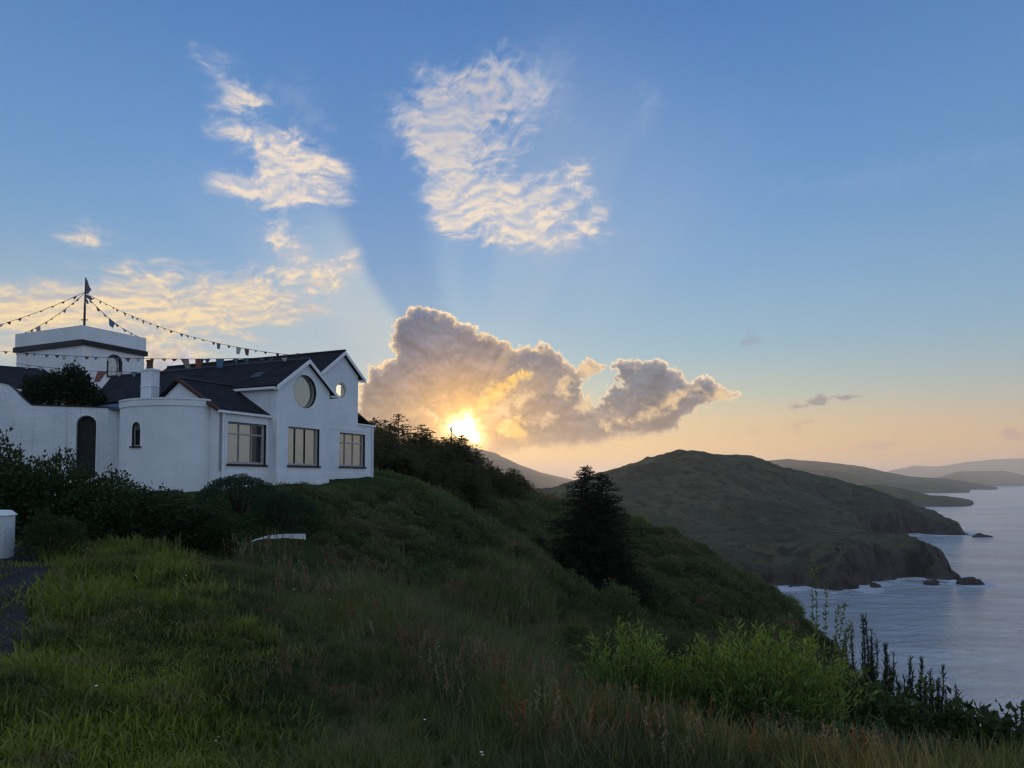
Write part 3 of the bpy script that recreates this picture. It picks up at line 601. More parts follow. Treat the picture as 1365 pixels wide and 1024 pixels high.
M_darkglass = plain('dark_glass', (.012, .015, .02), .08, .1, 3, .6)
m, g = mat('see_through_glow'); e_ = g.new('ShaderNodeEmission'); g.put(e_.inputs[0], g.mix(g.noise(gpos(g), 5, 2), (1, .86, .58), (1, .93, .72))); e_.inputs[1].default_value = .95
M_sky_glow = done(m, g, e_.outputs[0])  # emission stands in for bright sky seen through the house, not a lamp

ax_, ay_ = .4116, .9114                                       # the seaward facade runs this way, away from the path
def HF(s, t, z): return (-9.65+s*ax_+t*ay_, 23.16+s*ay_-t*ax_, z)   # s along the facade, t out towards the sea
def panel(outline, holes, fn, d0, d1):
    """wall with openings: outline and holes in (a, z), faces at depths d0 and d1, reveals between"""
    b = MB(); loops = [outline]+holes
    tri = tessellate_polygon([[Vector((a, z, 0)) for a, z in l] for l in loops])
    flat = [q for l in loops for q in l]; n = len(flat)
    vs = [fn(a, d0, z) for a, z in flat]+[fn(a, d1, z) for a, z in flat]
    fs = [tuple(t) for t in tri]+[tuple(n+q for q in t) for t in tri]; k_ = 0
    for l in loops:
        m_ = len(l)
        fs += [(k_+i, k_+(i+1) % m_, n+k_+(i+1) % m_, n+k_+i) for i in range(m_)]; k_ += m_
    return b.add(vs, fs)
def rect(a0, a1, z0, z1): return [(a0, z0), (a1, z0), (a1, z1), (a0, z1)]
def disc(a, z, r, n=40): return [(a+r*math.cos(2*math.pi*i/n), z+r*math.sin(2*math.pi*i/n)) for i in range(n)]
def arch(a0, a1, z0, z1, n=14):
    r_ = (a1-a0)/2; c_ = (a0+a1)/2; zs = z1-r_
    return [(a0, z0), (a1, z0)]+[(c_+r_*math.cos(math.pi*i/n), zs+r_*math.sin(math.pi*i/n)) for i in range(n+1)]

house = empty('house', HF(4, -3, -.3), 'white cottage with slate gables, round windows and curved end wall on the slope', 'house')
tA, tB = .33, -.45
# --- windows: opening, dark reveal, grey frame, panes
def window(a0, a1, z0, z1, tf, rows, cols, jamb=.16, dark_last=False):
    d = .15
    w = MB().box(a0, a1, tf-d-.05, tf-d, z0, z1, HF)        # backing that carries the glass
    root = MB()
    fw = .045
    fz = [z0+.03, z1-.03]; fa = [a0+.02, a1-.02]
    # frame bars stand proud of the glass
    def bar(p0, p1, q0, q1, th=.06): root.box(p0, p1, tf-d, tf-d+th, q0, q1, HF)
    bar(a0, a0+fw*1.3, z0, z1); bar(a1-fw*2.6, a1, z0, z1); bar(a0+fw*1.3, a1-fw*2.6, z0, z0+fw*1.9); bar(a0+fw*1.3, a1-fw*2.6, z1-fw*1.2, z1)
    f = root.build('window', M_grey, house)
    A0, A1, Z0, Z1 = a0+fw*1.3, a1-fw*2.6, z0+fw*1.9, z1-fw*1.2
    mull = MB(); W_ = A1-A0
    xs = [A0+W_*c_ for c_ in cols]
    for x in xs: mull.box(x-.014, x+.014, tf-d, tf-d+.045, Z0, Z1, HF)
    if rows: zr = Z0+(Z1-Z0)*rows; mull.box(A0, A1, tf-d, tf-d+.052, zr-.024, zr+.024, HF)
    if not rows: mull.build('mullion', M_dark, f)
    else: mull.build('mullion', M_grey, f)
    ed = [A0]+xs+[A1]
    for i in range(len(ed)-1):
        p = MB().box(ed[i], ed[i+1], tf-d-.03, tf-d+.01, Z0, Z1, HF)
        p.build('pane', M_darkglass if (dark_last and i == len(ed)-2) else M_glass, f)
    # dark lining of the opening and the sill
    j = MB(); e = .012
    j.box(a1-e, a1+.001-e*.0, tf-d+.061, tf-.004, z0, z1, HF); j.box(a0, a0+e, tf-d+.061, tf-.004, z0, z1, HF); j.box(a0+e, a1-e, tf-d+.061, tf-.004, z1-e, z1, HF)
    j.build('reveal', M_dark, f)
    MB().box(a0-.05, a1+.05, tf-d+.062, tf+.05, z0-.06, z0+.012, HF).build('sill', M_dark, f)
    return f
W1 = (.39, 2.14, .56, 1.99); W2 = (2.90, 4.62, .56, 1.99); W3 = (6.85, 8.62, .60, 2.04)
holes1 = [rect(*W1)]; holes2 = [rect(*W2), disc(3.78, 3.36, .63)]; holes3 = [rect(*W3), disc(6.95, 3.80, .38, 30)]
wl = MB()
def addp(*a): q = panel(*a); wl.add(q.v, q.f)
addp([(0, -1.1), (2.3, -1.1), (2.3, 2.33), (0, 2.33)], holes1, HF, 0, -.3)
addp([(2.3, -1.1), (5.2, -1.1), (5.2, 3.52), (3.85, 4.47), (2.3, 3.38)], holes2, HF, tA, tA-.3)
addp([(5.0, -1.1), (9.2, -1.1), (9.2, 2.46), (8.08, 2.46), (8.08, 4.56), (6.98, 5.36), (5.0, 3.92)], holes3, HF, tB, tB-.3)
sideA = lambda a, d, z: HF(d, a, z)
addp([(tA-.3, -1.1), (-2.0, -1.1), (-2.0, 3.38), (tA-.3, 3.38)], [], sideA, 2.303, 2.55)
addp([(tA-.3, -1.1), (tB-.3, -1.1), (tB-.3, 3.5), (tA-.3, 3.5)], [], sideA, 5.0, 5.197)
addp([(tB-.3, -1.1), (-6, -1.1), (-6, 2.43), (tB-.3, 2.43)], [], sideA, 8.95, 9.197)
addp([(tB-.3, 1.5), (-10.5, 1.5), (-10.5, 4.5), (tB-.3, 4.5)], [], sideA, 7.8, 8.077)
# gable end over the curved wall, facing the path
addp([(-.0, -1.1), (-3.0, -1.1), (-3.0, 2.6), (-1.85, 3.37), (-.0, 2.28)], [], sideA, .004, .25)
addp([(-2.6, -1.1), (-8.9, -1.1), (-8.9, 2.95), (-2.6, 2.95)], [], sideA, 1.9, 2.1)
addp([(tB-.3, 0), (-9.9, 0)][:0] or [(9.0, -1.1), (9.0, 2.2), (8.0, 4.4), (6.98, 5.2), (5.0, 3.7), (3.85, 4.3), (2.1, 3.0), (2.1, -1.1)], [], HF, -10.7, -10.4)
walls = wl.build('wall', M_white, house)
for w_ in ((*W1, 0, .74, (.34, .70), .16, True), (*W2, tA, 0, (.27, .62), .16), (*W3, tB, .72, (.27, .62), .16)): window(*w_)
# round windows
def round_window(a, z, r, tf, lit=False):
    d = .15 if not lit else .09
    ring = panel(disc(a, z, r+.0), [disc(a, z, r-.05)], HF, tf-d, tf-d+.05); f = ring.build('window', M_grey if not lit else M_trim, house)
    b = panel(disc(a, z, r+.02), [], HF, tf-d-.04, tf-d); b.build('pane', M_glass, f)
    if not lit:
        lin_ = MB(); n = 40
        P0 = disc(a, z, r-.002); P1 = disc(a, z, r-.02)
        for i in range(n):
            i2 = (i+1) % n
            q = [HF(P0[i][0], tf-d+.051, P0[i][1]), HF(P0[i2][0], tf-d+.051, P0[i2][1]), HF(P1[i2][0], tf-d+.051, P1[i2][1]), HF(P1[i][0], tf-d+.051, P1[i][1])]
            q2 = [HF(P0[i][0], tf-.004, P0[i][1]), HF(P0[i2][0], tf-.004, P0[i2][1]), HF(P1[i2][0], tf-.004, P1[i2][1]), HF(P1[i][0], tf-.004, P1[i][1])]
            lin_.hexa(q, q2)
        lin_.build('reveal', M_dark, f)
    else:
        MB().box(a-.26, a+.02, tf-d+.001, tf-d+.02, z-.20, z+.24, HF).build('sky_glow_pane', M_sky_glow, f)  # glowing sheet in place of sky showing through the round window
    return f
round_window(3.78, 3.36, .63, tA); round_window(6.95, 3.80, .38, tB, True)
# plinth
pl = MB(); pl.box(.0, 2.3, .002, .022, -1.1, .30, HF); pl.box(2.32, 5.2, tA+.002, tA+.022, -1.1, .30, HF); pl.box(5.2, 9.2, tB+.002, tB+.022, -1.1, .32, HF)
pl.build('plinth', M_white, house)
bnd = MB(); bnd.box(5.2, 9.2, tB+.002, tB+.02, 2.16, 2.20, HF); bnd.build('moulding', M_trim, house)
# --- roofs
def roof(name, parts, th=.09, par=house, m_=M_slate):
    b = MB()
    for p in parts: b.slab([HF(*q) if len(q) == 3 else q for q in p], th)
    return b.build(name, m_, par)
zA = lambda s: 4.60-.70*abs(s-3.85)
zB = lambda s: 5.50-.72*abs(s-6.98)
rA = roof('roof', [[(2.16, tA+.13, zA(2.16)), (2.16, -1.95, zA(2.16)), (3.85, -1.95, zA(3.85)), (3.85, tA+.13, zA(3.85))],
                   [(.75, -1.95, zA(.75)), (.75, -4.3, zA(.75)), (3.85, -4.3, zA(3.85)), (3.85, -1.95, zA(3.85))],
                   [(1.75, -4.3, zA(1.75)), (1.75, -9.0, zA(1.75)), (3.85, -10.6, zA(3.85)), (3.85, -4.3, zA(3.85))],
                   [(5.62, tA+.13, zA(5.62)), (5.62, tB-.0, zA(5.62)), (3.85, tB-.0, zA(3.85)), (3.85, tA+.13, zA(3.85))],
                   [(5.1, tB, zA(5.1)), (5.1, -10.6, zA(5.1)), (3.85, -10.6, zA(3.85)), (3.85, tB, zA(3.85))]])
rB = roof('roof', [[(5.06, tB+.14, zB(5.06)), (5.06, -10.9, zB(5.06)), (6.98, -10.9, zB(6.98)), (6.98, tB+.14, zB(6.98))],
                   [(8.42, tB+.14, zB(8.42)), (8.42, -10.9, zB(8.42)), (6.98, -10.9, zB(6.98)), (6.98, tB+.14, zB(6.98))]])
zL = lambda t: 3.50-.60*abs(t+1.85)
rL = roof('roof', [[(-.10, .10, zL(.1)), (2.29, .10, zL(.1)), (2.29, -1.85, 3.50), (-.10, -1.85, 3.50)],
                   [(-.10, -3.0, 2.72), (1.3, -3.0, 2.72), (2.4, -1.85, 3.50), (-.10, -1.85, 3.50)]])
roof('roof', [[(9.32, tB-.06, 2.50), (9.32, -6.2, 2.50), (8.09, -6.2, 3.02), (8.09, tB-.06, 3.02)]])
roof('lean_to_roof', [[(-.1, -4.4, 2.63), (-.1, -9.6, 2.63), (1.86, -8.6, 3.08), (1.86, -4.4, 3.08)]], .08, house, M_blue)
# ridges
rd = MB(); rd.tube([HF(3.85, tA+.14, 4.61), HF(3.85, -10.6, 4.61)], .055, 6); rd.build('ridge', M_lead, rA)
rd = MB(); rd.tube([HF(6.98, tB+.15, 5.51), HF(6.98, -10.9, 5.51)], .055, 6); rd.build('ridge', M_black, rB)
rd = MB(); rd.tube([HF(-.12, -1.85, 3.51), HF(2.3, -1.85, 3.51)], .05, 6); rd.build('ridge', M_black, rL)
vt = MB(); vt.slab([HF(-.16, .12, zL(.12)+.035), HF(-.02, .12, zL(.12)+.035), HF(-.02, -1.88, 3.53), HF(-.16, -1.88, 3.53)], .1); vt.build('verge', M_rust, rL)
# bargeboards, box ends, gutters
def barge(ap, e0, e1, zf, t, d=.15, w=.035):
    b = MB()
    for e in (e0, e1):
        a = HF(ap, t, zf(ap)-.015); c_ = HF(e, t, zf(e)-.015); a2 = HF(ap, t, zf(ap)-.015-d); c2 = HF(e, t, zf(e)-.015-d)
        f_ = lambda q: (q[0]+ay_*w, q[1]-ax_*w, q[2])
        b.hexa([a, c_, c2, a2], [f_(a), f_(c_), f_(c2), f_(a2)])
    return b
barge(3.85, 2.14, 5.64, zA, tA+.132).build('bargeboard', M_trim, rA)
barge(6.98, 5.3, 8.44, zB, tB+.142).build('bargeboard', M_trim, rB)
MB().box(2.12, 2.30, tA-.0, tA+.13, 3.24, 3.30, HF).build('soffit', M_trim, rA); MB().box(5.22, 5.6, tA, tA+.13, 3.30, 3.36, HF).build('soffit', M_trim, rA)
sf = MB(); sf.box(8.09, 8.44, tB, tB+.14, 4.34, 4.40, HF); sf.build('soffit', M_trim, rB)
gt = MB(); gt.box(-.14, 2.29, .02, .13, 2.25, 2.33, HF); gt.build('gutter', M_trim, rL)
gt = MB(); gt.box(2.10, 2.17, -1.9, tA+.05, 3.27, 3.36, HF); gt.build('gutter', M_trim, rA)
gt = MB(); gt.box(8.05, 9.36, tB-.04, tB+.06, 2.43, 2.50, HF); gt.box(9.29, 9.36, -6, tB-.05, 2.43, 2.50, HF); gt.build('coping', M_trim, house)
dp = MB(); dp.tube([HF(.13, .062, 2.26), HF(.13, .062, -.9)], .038, 12)
for z_ in (.1, 1.1, 2.0): dp.box(.08, .18, .022, .1, z_, z_+.03, HF)
dp.build('drainpipe', M_trim, house)
dp = MB(); dp.tube([HF(9.12, tB+.06, 2.42), HF(9.12, tB+.06, -.9)], .035, 8); dp.build('drainpipe', M_trim, house)
# --- curved end wall with cornice and a small arched window
def bay(th, r=0., z=0.):
    t = -2.28+(1.86+r)*math.cos(th); s = -(1.25+r)*math.sin(th)*(1.0 if math.sin(th) > 0 else 0)
    return HF(s, t, z)
def band_(z0, z1, r0, r1, n=48, lo=0, hi=math.pi, cap=True):
    b = MB(); ths = [lo+(hi-lo)*i/n for i in range(n+1)]
    for i in range(n):
        a, c_ = ths[i], ths[i+1]
        b.hexa([bay(a, r0, z0), bay(c_, r0, z0), bay(c_, r1, z0), bay(a, r1, z0)], [bay(a, r0, z1), bay(c_, r0, z1), bay(c_, r1, z1), bay(a, r1, z1)])
    return b
t0, t1 = 1.487, 1.700                                         # the window occupies this arc
bw = MB()
for (lo, hi, z0, z1) in ((0, t0, -1.3, 2.64), (t1, math.pi, -1.3, 2.64), (t0, t1, -1.3, 1.12)):
    q = band_(z0, z1, 0, -.22, 26 if hi-lo > .5 else 6, lo, hi); bw.add(q.v, q.f)
na = 12; am, ar = (t0+t1)/2, (t1-t0)/2
for i in range(na):                                           # masonry above the arched head
    a, c_ = t0+(t1-t0)*i/na, t0+(t1-t0)*(i+1)/na
    za = 1.72+.20*math.sqrt(max(0, 1-((a-am)/ar)**2)); zc = 1.72+.20*math.sqrt(max(0, 1-((c_-am)/ar)**2))
    bw.hexa([bay(a, 0, za), bay(c_, 0, zc), bay(c_, -.22, zc), bay(a, -.22, za)], [bay(a, 0, 2.64), bay(c_, 0, 2.64), bay(c_, -.22, 2.64), bay(a, -.22, 2.64)])
cv = bw.build('curved_wall', M_white, house)
band_(2.44, 2.66, .03, .002).build('cornice', M_white, cv)
band_(2.642, 2.70, .05, -.25).build('coping', M_white, cv)
wn = MB()
pw_ = arch(-1, 1, 1.12, 1.92); 
def BW(a, d, z): return bay(am-a*ar, d, z)
fr_ = MB(); o_ = [(a, 1.12+(z-1.12)) for a, z in [(-1, 1.12), (1, 1.12)]+[(math.cos(math.pi*i/14), 1.72+.20*math.sin(math.pi*i/14)) for i in range(15)]]
i_ = [(a*.82, 1.12+.05+(z-1.12)*.92) for a, z in o_]
fr_ = panel(o_, [i_], BW, -.12, -.07); f_ = fr_.build('window', M_grey, cv)
panel(i_, [], BW, -.13, -.10).build('pane', M_darkglass, f_)
panel([(-.82, 1.66), (.82, 1.66), (.7, 1.80), (.35, 1.88), (-.35, 1.88), (-.7, 1.80)], [], BW, -.099, -.09).build('pane', M_glass, f_)
band_(1.08, 1.13, .05, -.06, 8, t0-.03, t1+.03).build('sill', M_dark, f_)
rv = panel(o_, [[(a*.94, 1.12+.01+(z-1.12)*.975) for a, z in o_]], BW, -.069, -.004); rv.build('reveal', M_dark, f_)
# --- chimney
ch = MB(); ch.box(.02, .34, -3.78, -3.24, 1.5, 3.86, HF); ch.box(-.0, .36, -3.80, -3.22, 3.862, 3.93, HF); ch.box(.00, .36, -3.80, -3.22, 3.30, 3.33, HF)
chm = ch.build('chimney', M_white, house)
pt = MB(); pt.tube([HF(.18, -3.55, 3.92), HF(.18, -3.55, 4.24)], .11, 12, .10); pt.tube([HF(.18, -3.55, 4.20), HF(.18, -3.55, 4.26)], .12, 12); pt.build('chimney_pot', M_pot, chm)
rl = MB(); rl.box(3.0, 3.35, -4.6, -4.25, zA(3.2)-.02, zA(3.2)+.02, HF)
sk = MB(); sk.slab([HF(2.75, -1.0, zA(2.75)+.03), HF(2.75, -1.45, zA(2.75)+.03), HF(3.1, -1.45, zA(3.1)+.03), HF(3.1, -1.0, zA(3.1)+.03)], .05); sk.build('roof_vent', M_lead, rA)
ae = MB(); ae.tube([HF(3.85, tA-.4, 4.6), HF(3.85, tA-.4, 4.86)], .012, 5); ae.tube([HF(3.70, tA-.4, 4.84), HF(4.0, tA-.4, 4.84)], .01, 5); ae.build('roof_hook', M_black, rA)
adopt(house)

# ================================================================= tower
TC = (-22.12, 36.0); a2 = (.4116, .9114); b2 = (-.9114, .4116)
def TF(p, q, z): return (TC[0]+a2[0]*p+b2[0]*q, TC[1]+a2[1]*p+b2[1]*q, z)   # p along the right face, q along the left face
tower = empty('tower', TF(1.8, 2.8, 0), 'square white flat topped tower with dark band behind the cottage', 'tower')
TW = arch(1.50, 2.25, 5.60, 6.72)
wt = MB()
q = panel([(.06, -1), (3.66, -1), (3.66, 7.0), (.06, 7.0)], [TW], lambda a, d, z: TF(a, d, z), .06, .36); wt.add(q.v, q.f)
q = panel([(.36, -1), (5.5, -1), (5.5, 7.0), (.36, 7.0)], [], lambda a, d, z: TF(d, a, z), .062, .36); wt.add(q.v, q.f)
q = panel([(.36, -1), (3.66, -1), (3.66, 7.0), (.36, 7.0)], [], lambda a, d, z: TF(a, d, z), 5.2, 5.498); wt.add(q.v, q.f)
q = panel([(.36, -1), (5.2, -1), (5.2, 7.0), (.36, 7.0)], [], lambda a, d, z: TF(d, a, z), 3.36, 3.658); wt.add(q.v, q.f)
wt.build('wall', M_white, tower)
bb = MB(); bb.box(-.07, 3.79, -.07, 5.63, 7.0, 7.27, TF); bb.build('band', M_dark, tower)
pp = MB()
for x0, x1, y0, y1 in ((0, 3.72, 0, .3), (0, 3.72, 5.26, 5.56), (0, .3, .3, 5.26), (3.42, 3.72, .3, 5.26)): pp.box(x0, x1, y0, y1, 7.272, 8.02, TF)
pp.build('parapet', M_white, tower)
MB().box(.3, 3.42, .3, 5.26, 7.272, 7.34, TF).build('roof', M_lead, tower)
o_ = TW; i_ = arch(1.56, 2.19, 5.68, 6.65)
f_ = panel(o_, [i_], TF, .20, .26).build('window', M_trim, tower)
panel(i_, [], TF, .215, .245).build('pane', M_glass, f_)
MB().box(1.57, 2.18, .19, .214, 6.18, 6.23, TF).build('mullion', M_trim, f_)
MB().box(1.85, 1.90, .19, .214, 5.69, 6.17, TF).build('mullion', M_trim, f_)
panel(o_, [[(1.875+(a-1.875)*.92, 5.60+(z-5.60)*.97+.01) for a, z in o_]], TF, .064, .198).build('reveal', M_dark, f_)
MB().box(1.44, 2.31, -.02, .10, 5.53, 5.61, TF).build('sill', M_dark, f_)
archt = panel(arch(1.43, 2.32, 5.62, 6.80), [o_], TF, .04, .058); archt.build('surround', M_dark, f_)
adopt(tower)

# mast and flag on the tower corner
mx_, my_ = TF(.32, .32, 0)[:2]
mast = empty('flag_mast', (mx_, my_, 8.02), 'slim mast with a drooping flag on the tower corner', 'flag mast')
pm = MB(); pm.tube([(mx_, my_, 7.3), (mx_, my_, 9.2)], .07, 8, .05); pm.tube([(mx_, my_, 9.2), (mx_, my_, 10.62)], .045, 8, .02); pm.box(mx_-.18, mx_+.18, my_-.03, my_+.03, 8.36, 8.40); pm.build('pole', M_black, mast)
M_flag = plain('grey_flag_cloth', (.16, .15, .19), .9, .2, 8); M_flag2 = plain('blue_flag_cloth', (.10, .16, .26), .9, .2, 8)
def cloth(name, pts, m_, par, th=.012):
    b = MB(); c0 = [Vector(q) for q in pts]; n_ = (c0[1]-c0[0]).cross(c0[2]-c0[0]).normalized()*th
    k_ = len(c0); b.add([*c0, *[q+n_ for q in c0]], [tuple(range(k_)), tuple(range(2*k_-1, k_-1, -1))]+[(i, (i+1) % k_, k_+(i+1) % k_, k_+i) for i in range(k_)])
    return b.build(name, m_, par)
cloth('flag', [(mx_+.02, my_, 10.60), (mx_+.10, my_+.04, 10.42), (mx_+.20, my_-.02, 10.18), (mx_+.30, my_+.03, 9.98), (mx_+.22, my_+.02, 9.86), (mx_+.14, my_, 9.74), (mx_+.03, my_, 9.80)], M_flag, mast)
cloth('flag', [(mx_+.03, my_+.02, 9.74), (mx_+.30, my_, 9.62), (mx_+.42, my_, 9.45), (mx_+.30, my_, 9.42), (mx_+.03, my_+.03, 9.55)], M_flag2, mast)
cloth('flag', [(mx_+.03, my_-.02, 9.55), (mx_+.16, my_, 9.40), (mx_+.20, my_, 9.25), (mx_+.08, my_, 9.22)], M_flag2, mast)
adopt(mast)

# bunting: a cord with hanging pennants
M_cord = plain('bunting_cord', (.04, .035, .035), .8, .2, 5)
PEN = [plain('faded_blue_pennant', (.10, .17, .26), .9, .15, 8), plain('dull_red_pennant', (.20, .08, .06), .9, .15, 8), plain('cream_pennant', (.42, .38, .32), .9, .15, 8), plain('dark_pennant', (.05, .05, .06), .9, .2, 8)]
def bunting(a, b, sag, n, label, seed, big=(), t0=.04, t1=.98, size=.17):
    a, b = Vector(a), Vector(b); r = random.Random(seed)
    P_ = lambda t: a.lerp(b, t)+Vector((0, 0, -4*sag*t*(1-t)))
    root = empty('bunting', a, label, 'bunting', 'strings of bunting over the roofs')
    cb = MB(); cb.tube([P_(i/24) for i in range(25)], .012, 4); cb.build('cord', M_cord, root)
    for i in range(n):
        t = t0+(t1-t0)*(i+.5)/n+r.uniform(-.2, .2)/n; d = (P_(min(1, t+.01))-P_(max(0, t-.01))).normalized()
        p = P_(t); w = size*(1.15+r.random()*.5); hh = w*(.3+.35*r.random())*(1 if i not in big else 1)
        if i in big: w *= 1.5; hh = w*.85
        sw = Vector((r.uniform(-.3, .3), r.uniform(-.5, .5), 0))*hh
        q = [p-d*w/2, p+d*w/2, p+d*w*(.28 if i in big else .1)+Vector((0, 0, -hh))+sw, p-d*w*(.28 if i in big else .1)+Vector((0, 0, -hh))+sw]
        cloth('pennant', q, PEN[r.choice((0, 1, 2, 2)) if i in big else r.choice((3, 2, 0, 1, 2))], root, .008)
    adopt(root)
top = (mx_, my_, 9.86)
bunting(top, (-31.47,38.00,7.69), .35, 14, 'bunting running from the mast out of view on the left', 1)
bunting((mx_, my_, 9.82), TF(.2, 5.3, 8.05), .22, 9, 'bunting from the mast to the far left corner of the tower', 2, (6,), size=.2)
bunting((mx_+.02, my_, 9.70), TF(3.5, .2, 8.05), .28, 8, 'short bunting from the mast to the tower corner nearest the chimney', 3, (3,), size=.2)
bunting((mx_+.02, my_, 9.80), HF(3.85, -.2, 4.78), .55, 26, 'long bunting sloping from the mast down to the round window gable', 4, (18, 20, 21))
bunting((-26.26,33.00,6.33), HF(3.85, .0, 4.72), .28, 30, 'level bunting crossing the tower band and chimney to the gable', 5, (21, 22, 24), size=.2)
bunting((-23.41,33.00,5.54), (-15.75,30.00,4.65), .12, 8, 'low short bunting across the tower wall under the arched window', 6, (5,), size=.26)

# ================================================================= outbuilding on the left
ob_ = empty('outbuilding', (-21.20,30.00,2.59), 'low dark roofed outbuilding behind the white wall on the left', 'outbuilding')
O = np.array((-20.39,31.00,2.68)); 
def OF(p, q, z): return (O[0]-.93*p-.36*q*1.0, O[1]-.30*p+.93*q, z)
b = MB(); b.box(0, 9, .0, 4.5, -1, 3.95, OF); 
b.build('wall', M_white, ob_)
r_ = MB(); r_.slab([OF(-.8, -.3, 3.98), OF(9.2, -.3, 4.25), OF(9.2, 2.6, 5.6), OF(.9, 2.6, 5.30)], .12); r_.slab([OF(-.8, 5, 3.98), OF(9.2, 5, 4.25), OF(9.2, 2.6, 5.6), OF(.9, 2.6, 5.30)], .12)
r_.slab([OF(-.8, 5, 3.98), OF(-.8, -.3, 3.98), OF(.9, 2.6, 5.30), OF(.9, 2.61, 5.30)], .12)
r_.build('roof', M_slate, ob_)
fa_ = MB(); fa_.box(-.8, 9.2, -.36, -.31, 3.80, 3.97, OF); fa_.build('fascia', M_trim, ob_)
f_ = MB().box(.95, 1.75, -.06, -.01, 3.1, 3.72, OF).build('window', M_trim, ob_)
MB().box(1.02, 1.68, -.075, -.062, 3.16, 3.66, OF).build('pane', M_darkglass, f_)
adopt(ob_)

# ================================================================= boundary wall with arched doorway
BWp0 = np.array((-13.81,25.60,1.12)); BWd = np.array([-2.65, -1.3, 0]); BWd = BWd/np.linalg.norm(BWd)
def WF(p, d, z): return (BWp0[0]+BWd[0]*p+BWd[1]*d*-1, BWp0[1]+BWd[1]*p+BWd[0]*d, z)
bwall = empty('boundary_wall', WF(2, 0, 0), 'white garden wall with arched doorway left of the curved end wall', 'garden wall')
def p_at(u):                                                  # distance along the wall for a bearing
    k_ = (u-682.5)/940; return (k_*BWp0[1]-BWp0[0])/(BWd[0]-k_*BWd[1])
pe = p_at(40.); pf = p_at(20.)
dA_, dB_ = p_at(127.), p_at(100.5)
out = [(-.2, -1.6), (8.0, -1.6), (8.0, 3.34), (p_at(0.), 3.32), (p_at(8.), 3.28), (p_at(14.), 3.18), (pf, 3.04), (p_at(27.), 2.86), (p_at(34.), 2.71), (pe, 2.60), (-.2, 2.62)]
q = panel(out, [arch(dA_, dB_, .10, 2.32)], WF, 0, -.45); wv_ = q.build('wall', M_wall, bwall)
cp = MB(); top_ = out[2:]
for (a, za), (c_, zc) in zip(top_[:-1], top_[1:]):
    cp.hexa([WF(a, .03, za+.002), WF(c_, .03, zc+.002), WF(c_, -.48, zc+.002), WF(a, -.48, za+.002)], [WF(a, .03, za+.05), WF(c_, .03, zc+.05), WF(c_, -.48, zc+.05), WF(a, -.48, za+.05)])
cp.build('coping', M_dark, bwall)
dr_ = panel(arch(dA_-.02, dB_+.02, .08, 2.34), [], WF, -.40, -.46).build('void_door', M_black, bwall)  # black leaf stands in for the dark of the deep opening
MB().tube([WF(dA_-.2+.3, -.25, 1.2), WF(dA_-.2+.3, -.29, 1.2)], .04, 8).build('handle', M_black, dr_)
tr_ = panel(arch(dA_-.05, dB_+.05, .10, 2.37), [arch(dA_, dB_, .101, 2.32)], WF, .002, .025); tr_.build('surround', M_trim, bwall)
adopt(bwall)

# low white walls in the garden
def low_wall(pts, z1, h, th, label):
    b = MB()
    for (x0, y0, za), (x1, y1, zb) in zip(pts[:-1], pts[1:]):
        d = Vector((x1-x0, y1-y0, 0)).normalized(); n_ = Vector((-d.y, d.x, 0))*th/2
        c_ = [Vector((x0, y0, 0))-n_, Vector((x1, y1, 0))-n_, Vector((x1, y1, 0))+n_, Vector((x0, y0, 0))+n_]
        zs = [za, zb, zb, za]
        b.hexa([(q.x, q.y, zz-h) for q, zz in zip(c_, zs)], [(q.x, q.y, zz) for q, zz in zip(c_, zs)])
    o = b.build('garden_wall', M_wall); tag(o, label, 'low wall'); return o
low_wall([(-6.41,16.60,-1.51), (-6.33,17.20,-1.42), (-6.23,17.80,-1.39), (-5.90,18.30,-1.38), (-5.40,18.50,-1.39)], 0, .42, .28, 'low curved white wall at the foot of the clipped bushes')
pil = MB(); px_, py0, pz_ = (-7.51,10.40,-0.44)
pil.tube([(px_-.28, py0, pz_-1.15), (px_-.28, py0, pz_-.06)], .40, 32); pil.tube([(px_-.28, py0, pz_-.065), (px_-.28, py0, pz_)], .43, 32, .36)
tag(pil.build('gate_pillar', M_wall), 'short round white pillar half hidden by the dark hedge', 'pillar')
st_ = MB(); sx0 = (-11.26,22.20,-0.31); st_.box(sx0[0], sx0[0]+.85, sx0[1]-.2, sx0[1]+.2, sx0[2]-.5, sx0[2]); st_.box(sx0[0]+.86, sx0[0]+1.15, sx0[1]-.25, sx0[1]+.15, sx0[2]-.5, sx0[2]-.12)
tag(st_.build('stone_step', plain('dark_stone', (.03, .032, .034), .9, .3, 6), bevel=.02), 'dark stone step at the foot of the curved wall', 'step')

# ================================================================= growing things
rg4 = np.random.default_rng(11)
def frame_rand(n, up_bias=0.):
    v = rg4.normal(size=(n, 3)); v[:, 2] += up_bias; v /= np.linalg.norm(v, axis=1)[:, None]; return v
def leaves(P, D, size, width, bend=.25):
    """one folded leaf per point: P base, D direction, (n,) sizes -> quads"""
    n = len(P); sd_ = np.cross(D, rg4.normal(size=(n, 3))); sd_ /= np.linalg.norm(sd_, axis=1)[:, None]+1e-9
    nr = np.cross(D, sd_); L = (np.ones(n)*size)[:, None]; Wd = L*width
    mid = P+D*L*.45+nr*L*bend*.3
    V = np.stack([P, mid+sd_*Wd, P+D*L-nr*L*bend*.2, mid-sd_*Wd], 1).reshape(-1, 3)
    return V, np.arange(4*n).reshape(-1, 4)
def join(parts):
    V, F, o = [], [], 0
    for v, f in parts: V.append(v); F.append(f+o); o += len(v)
    return np.concatenate(V), np.concatenate(F)
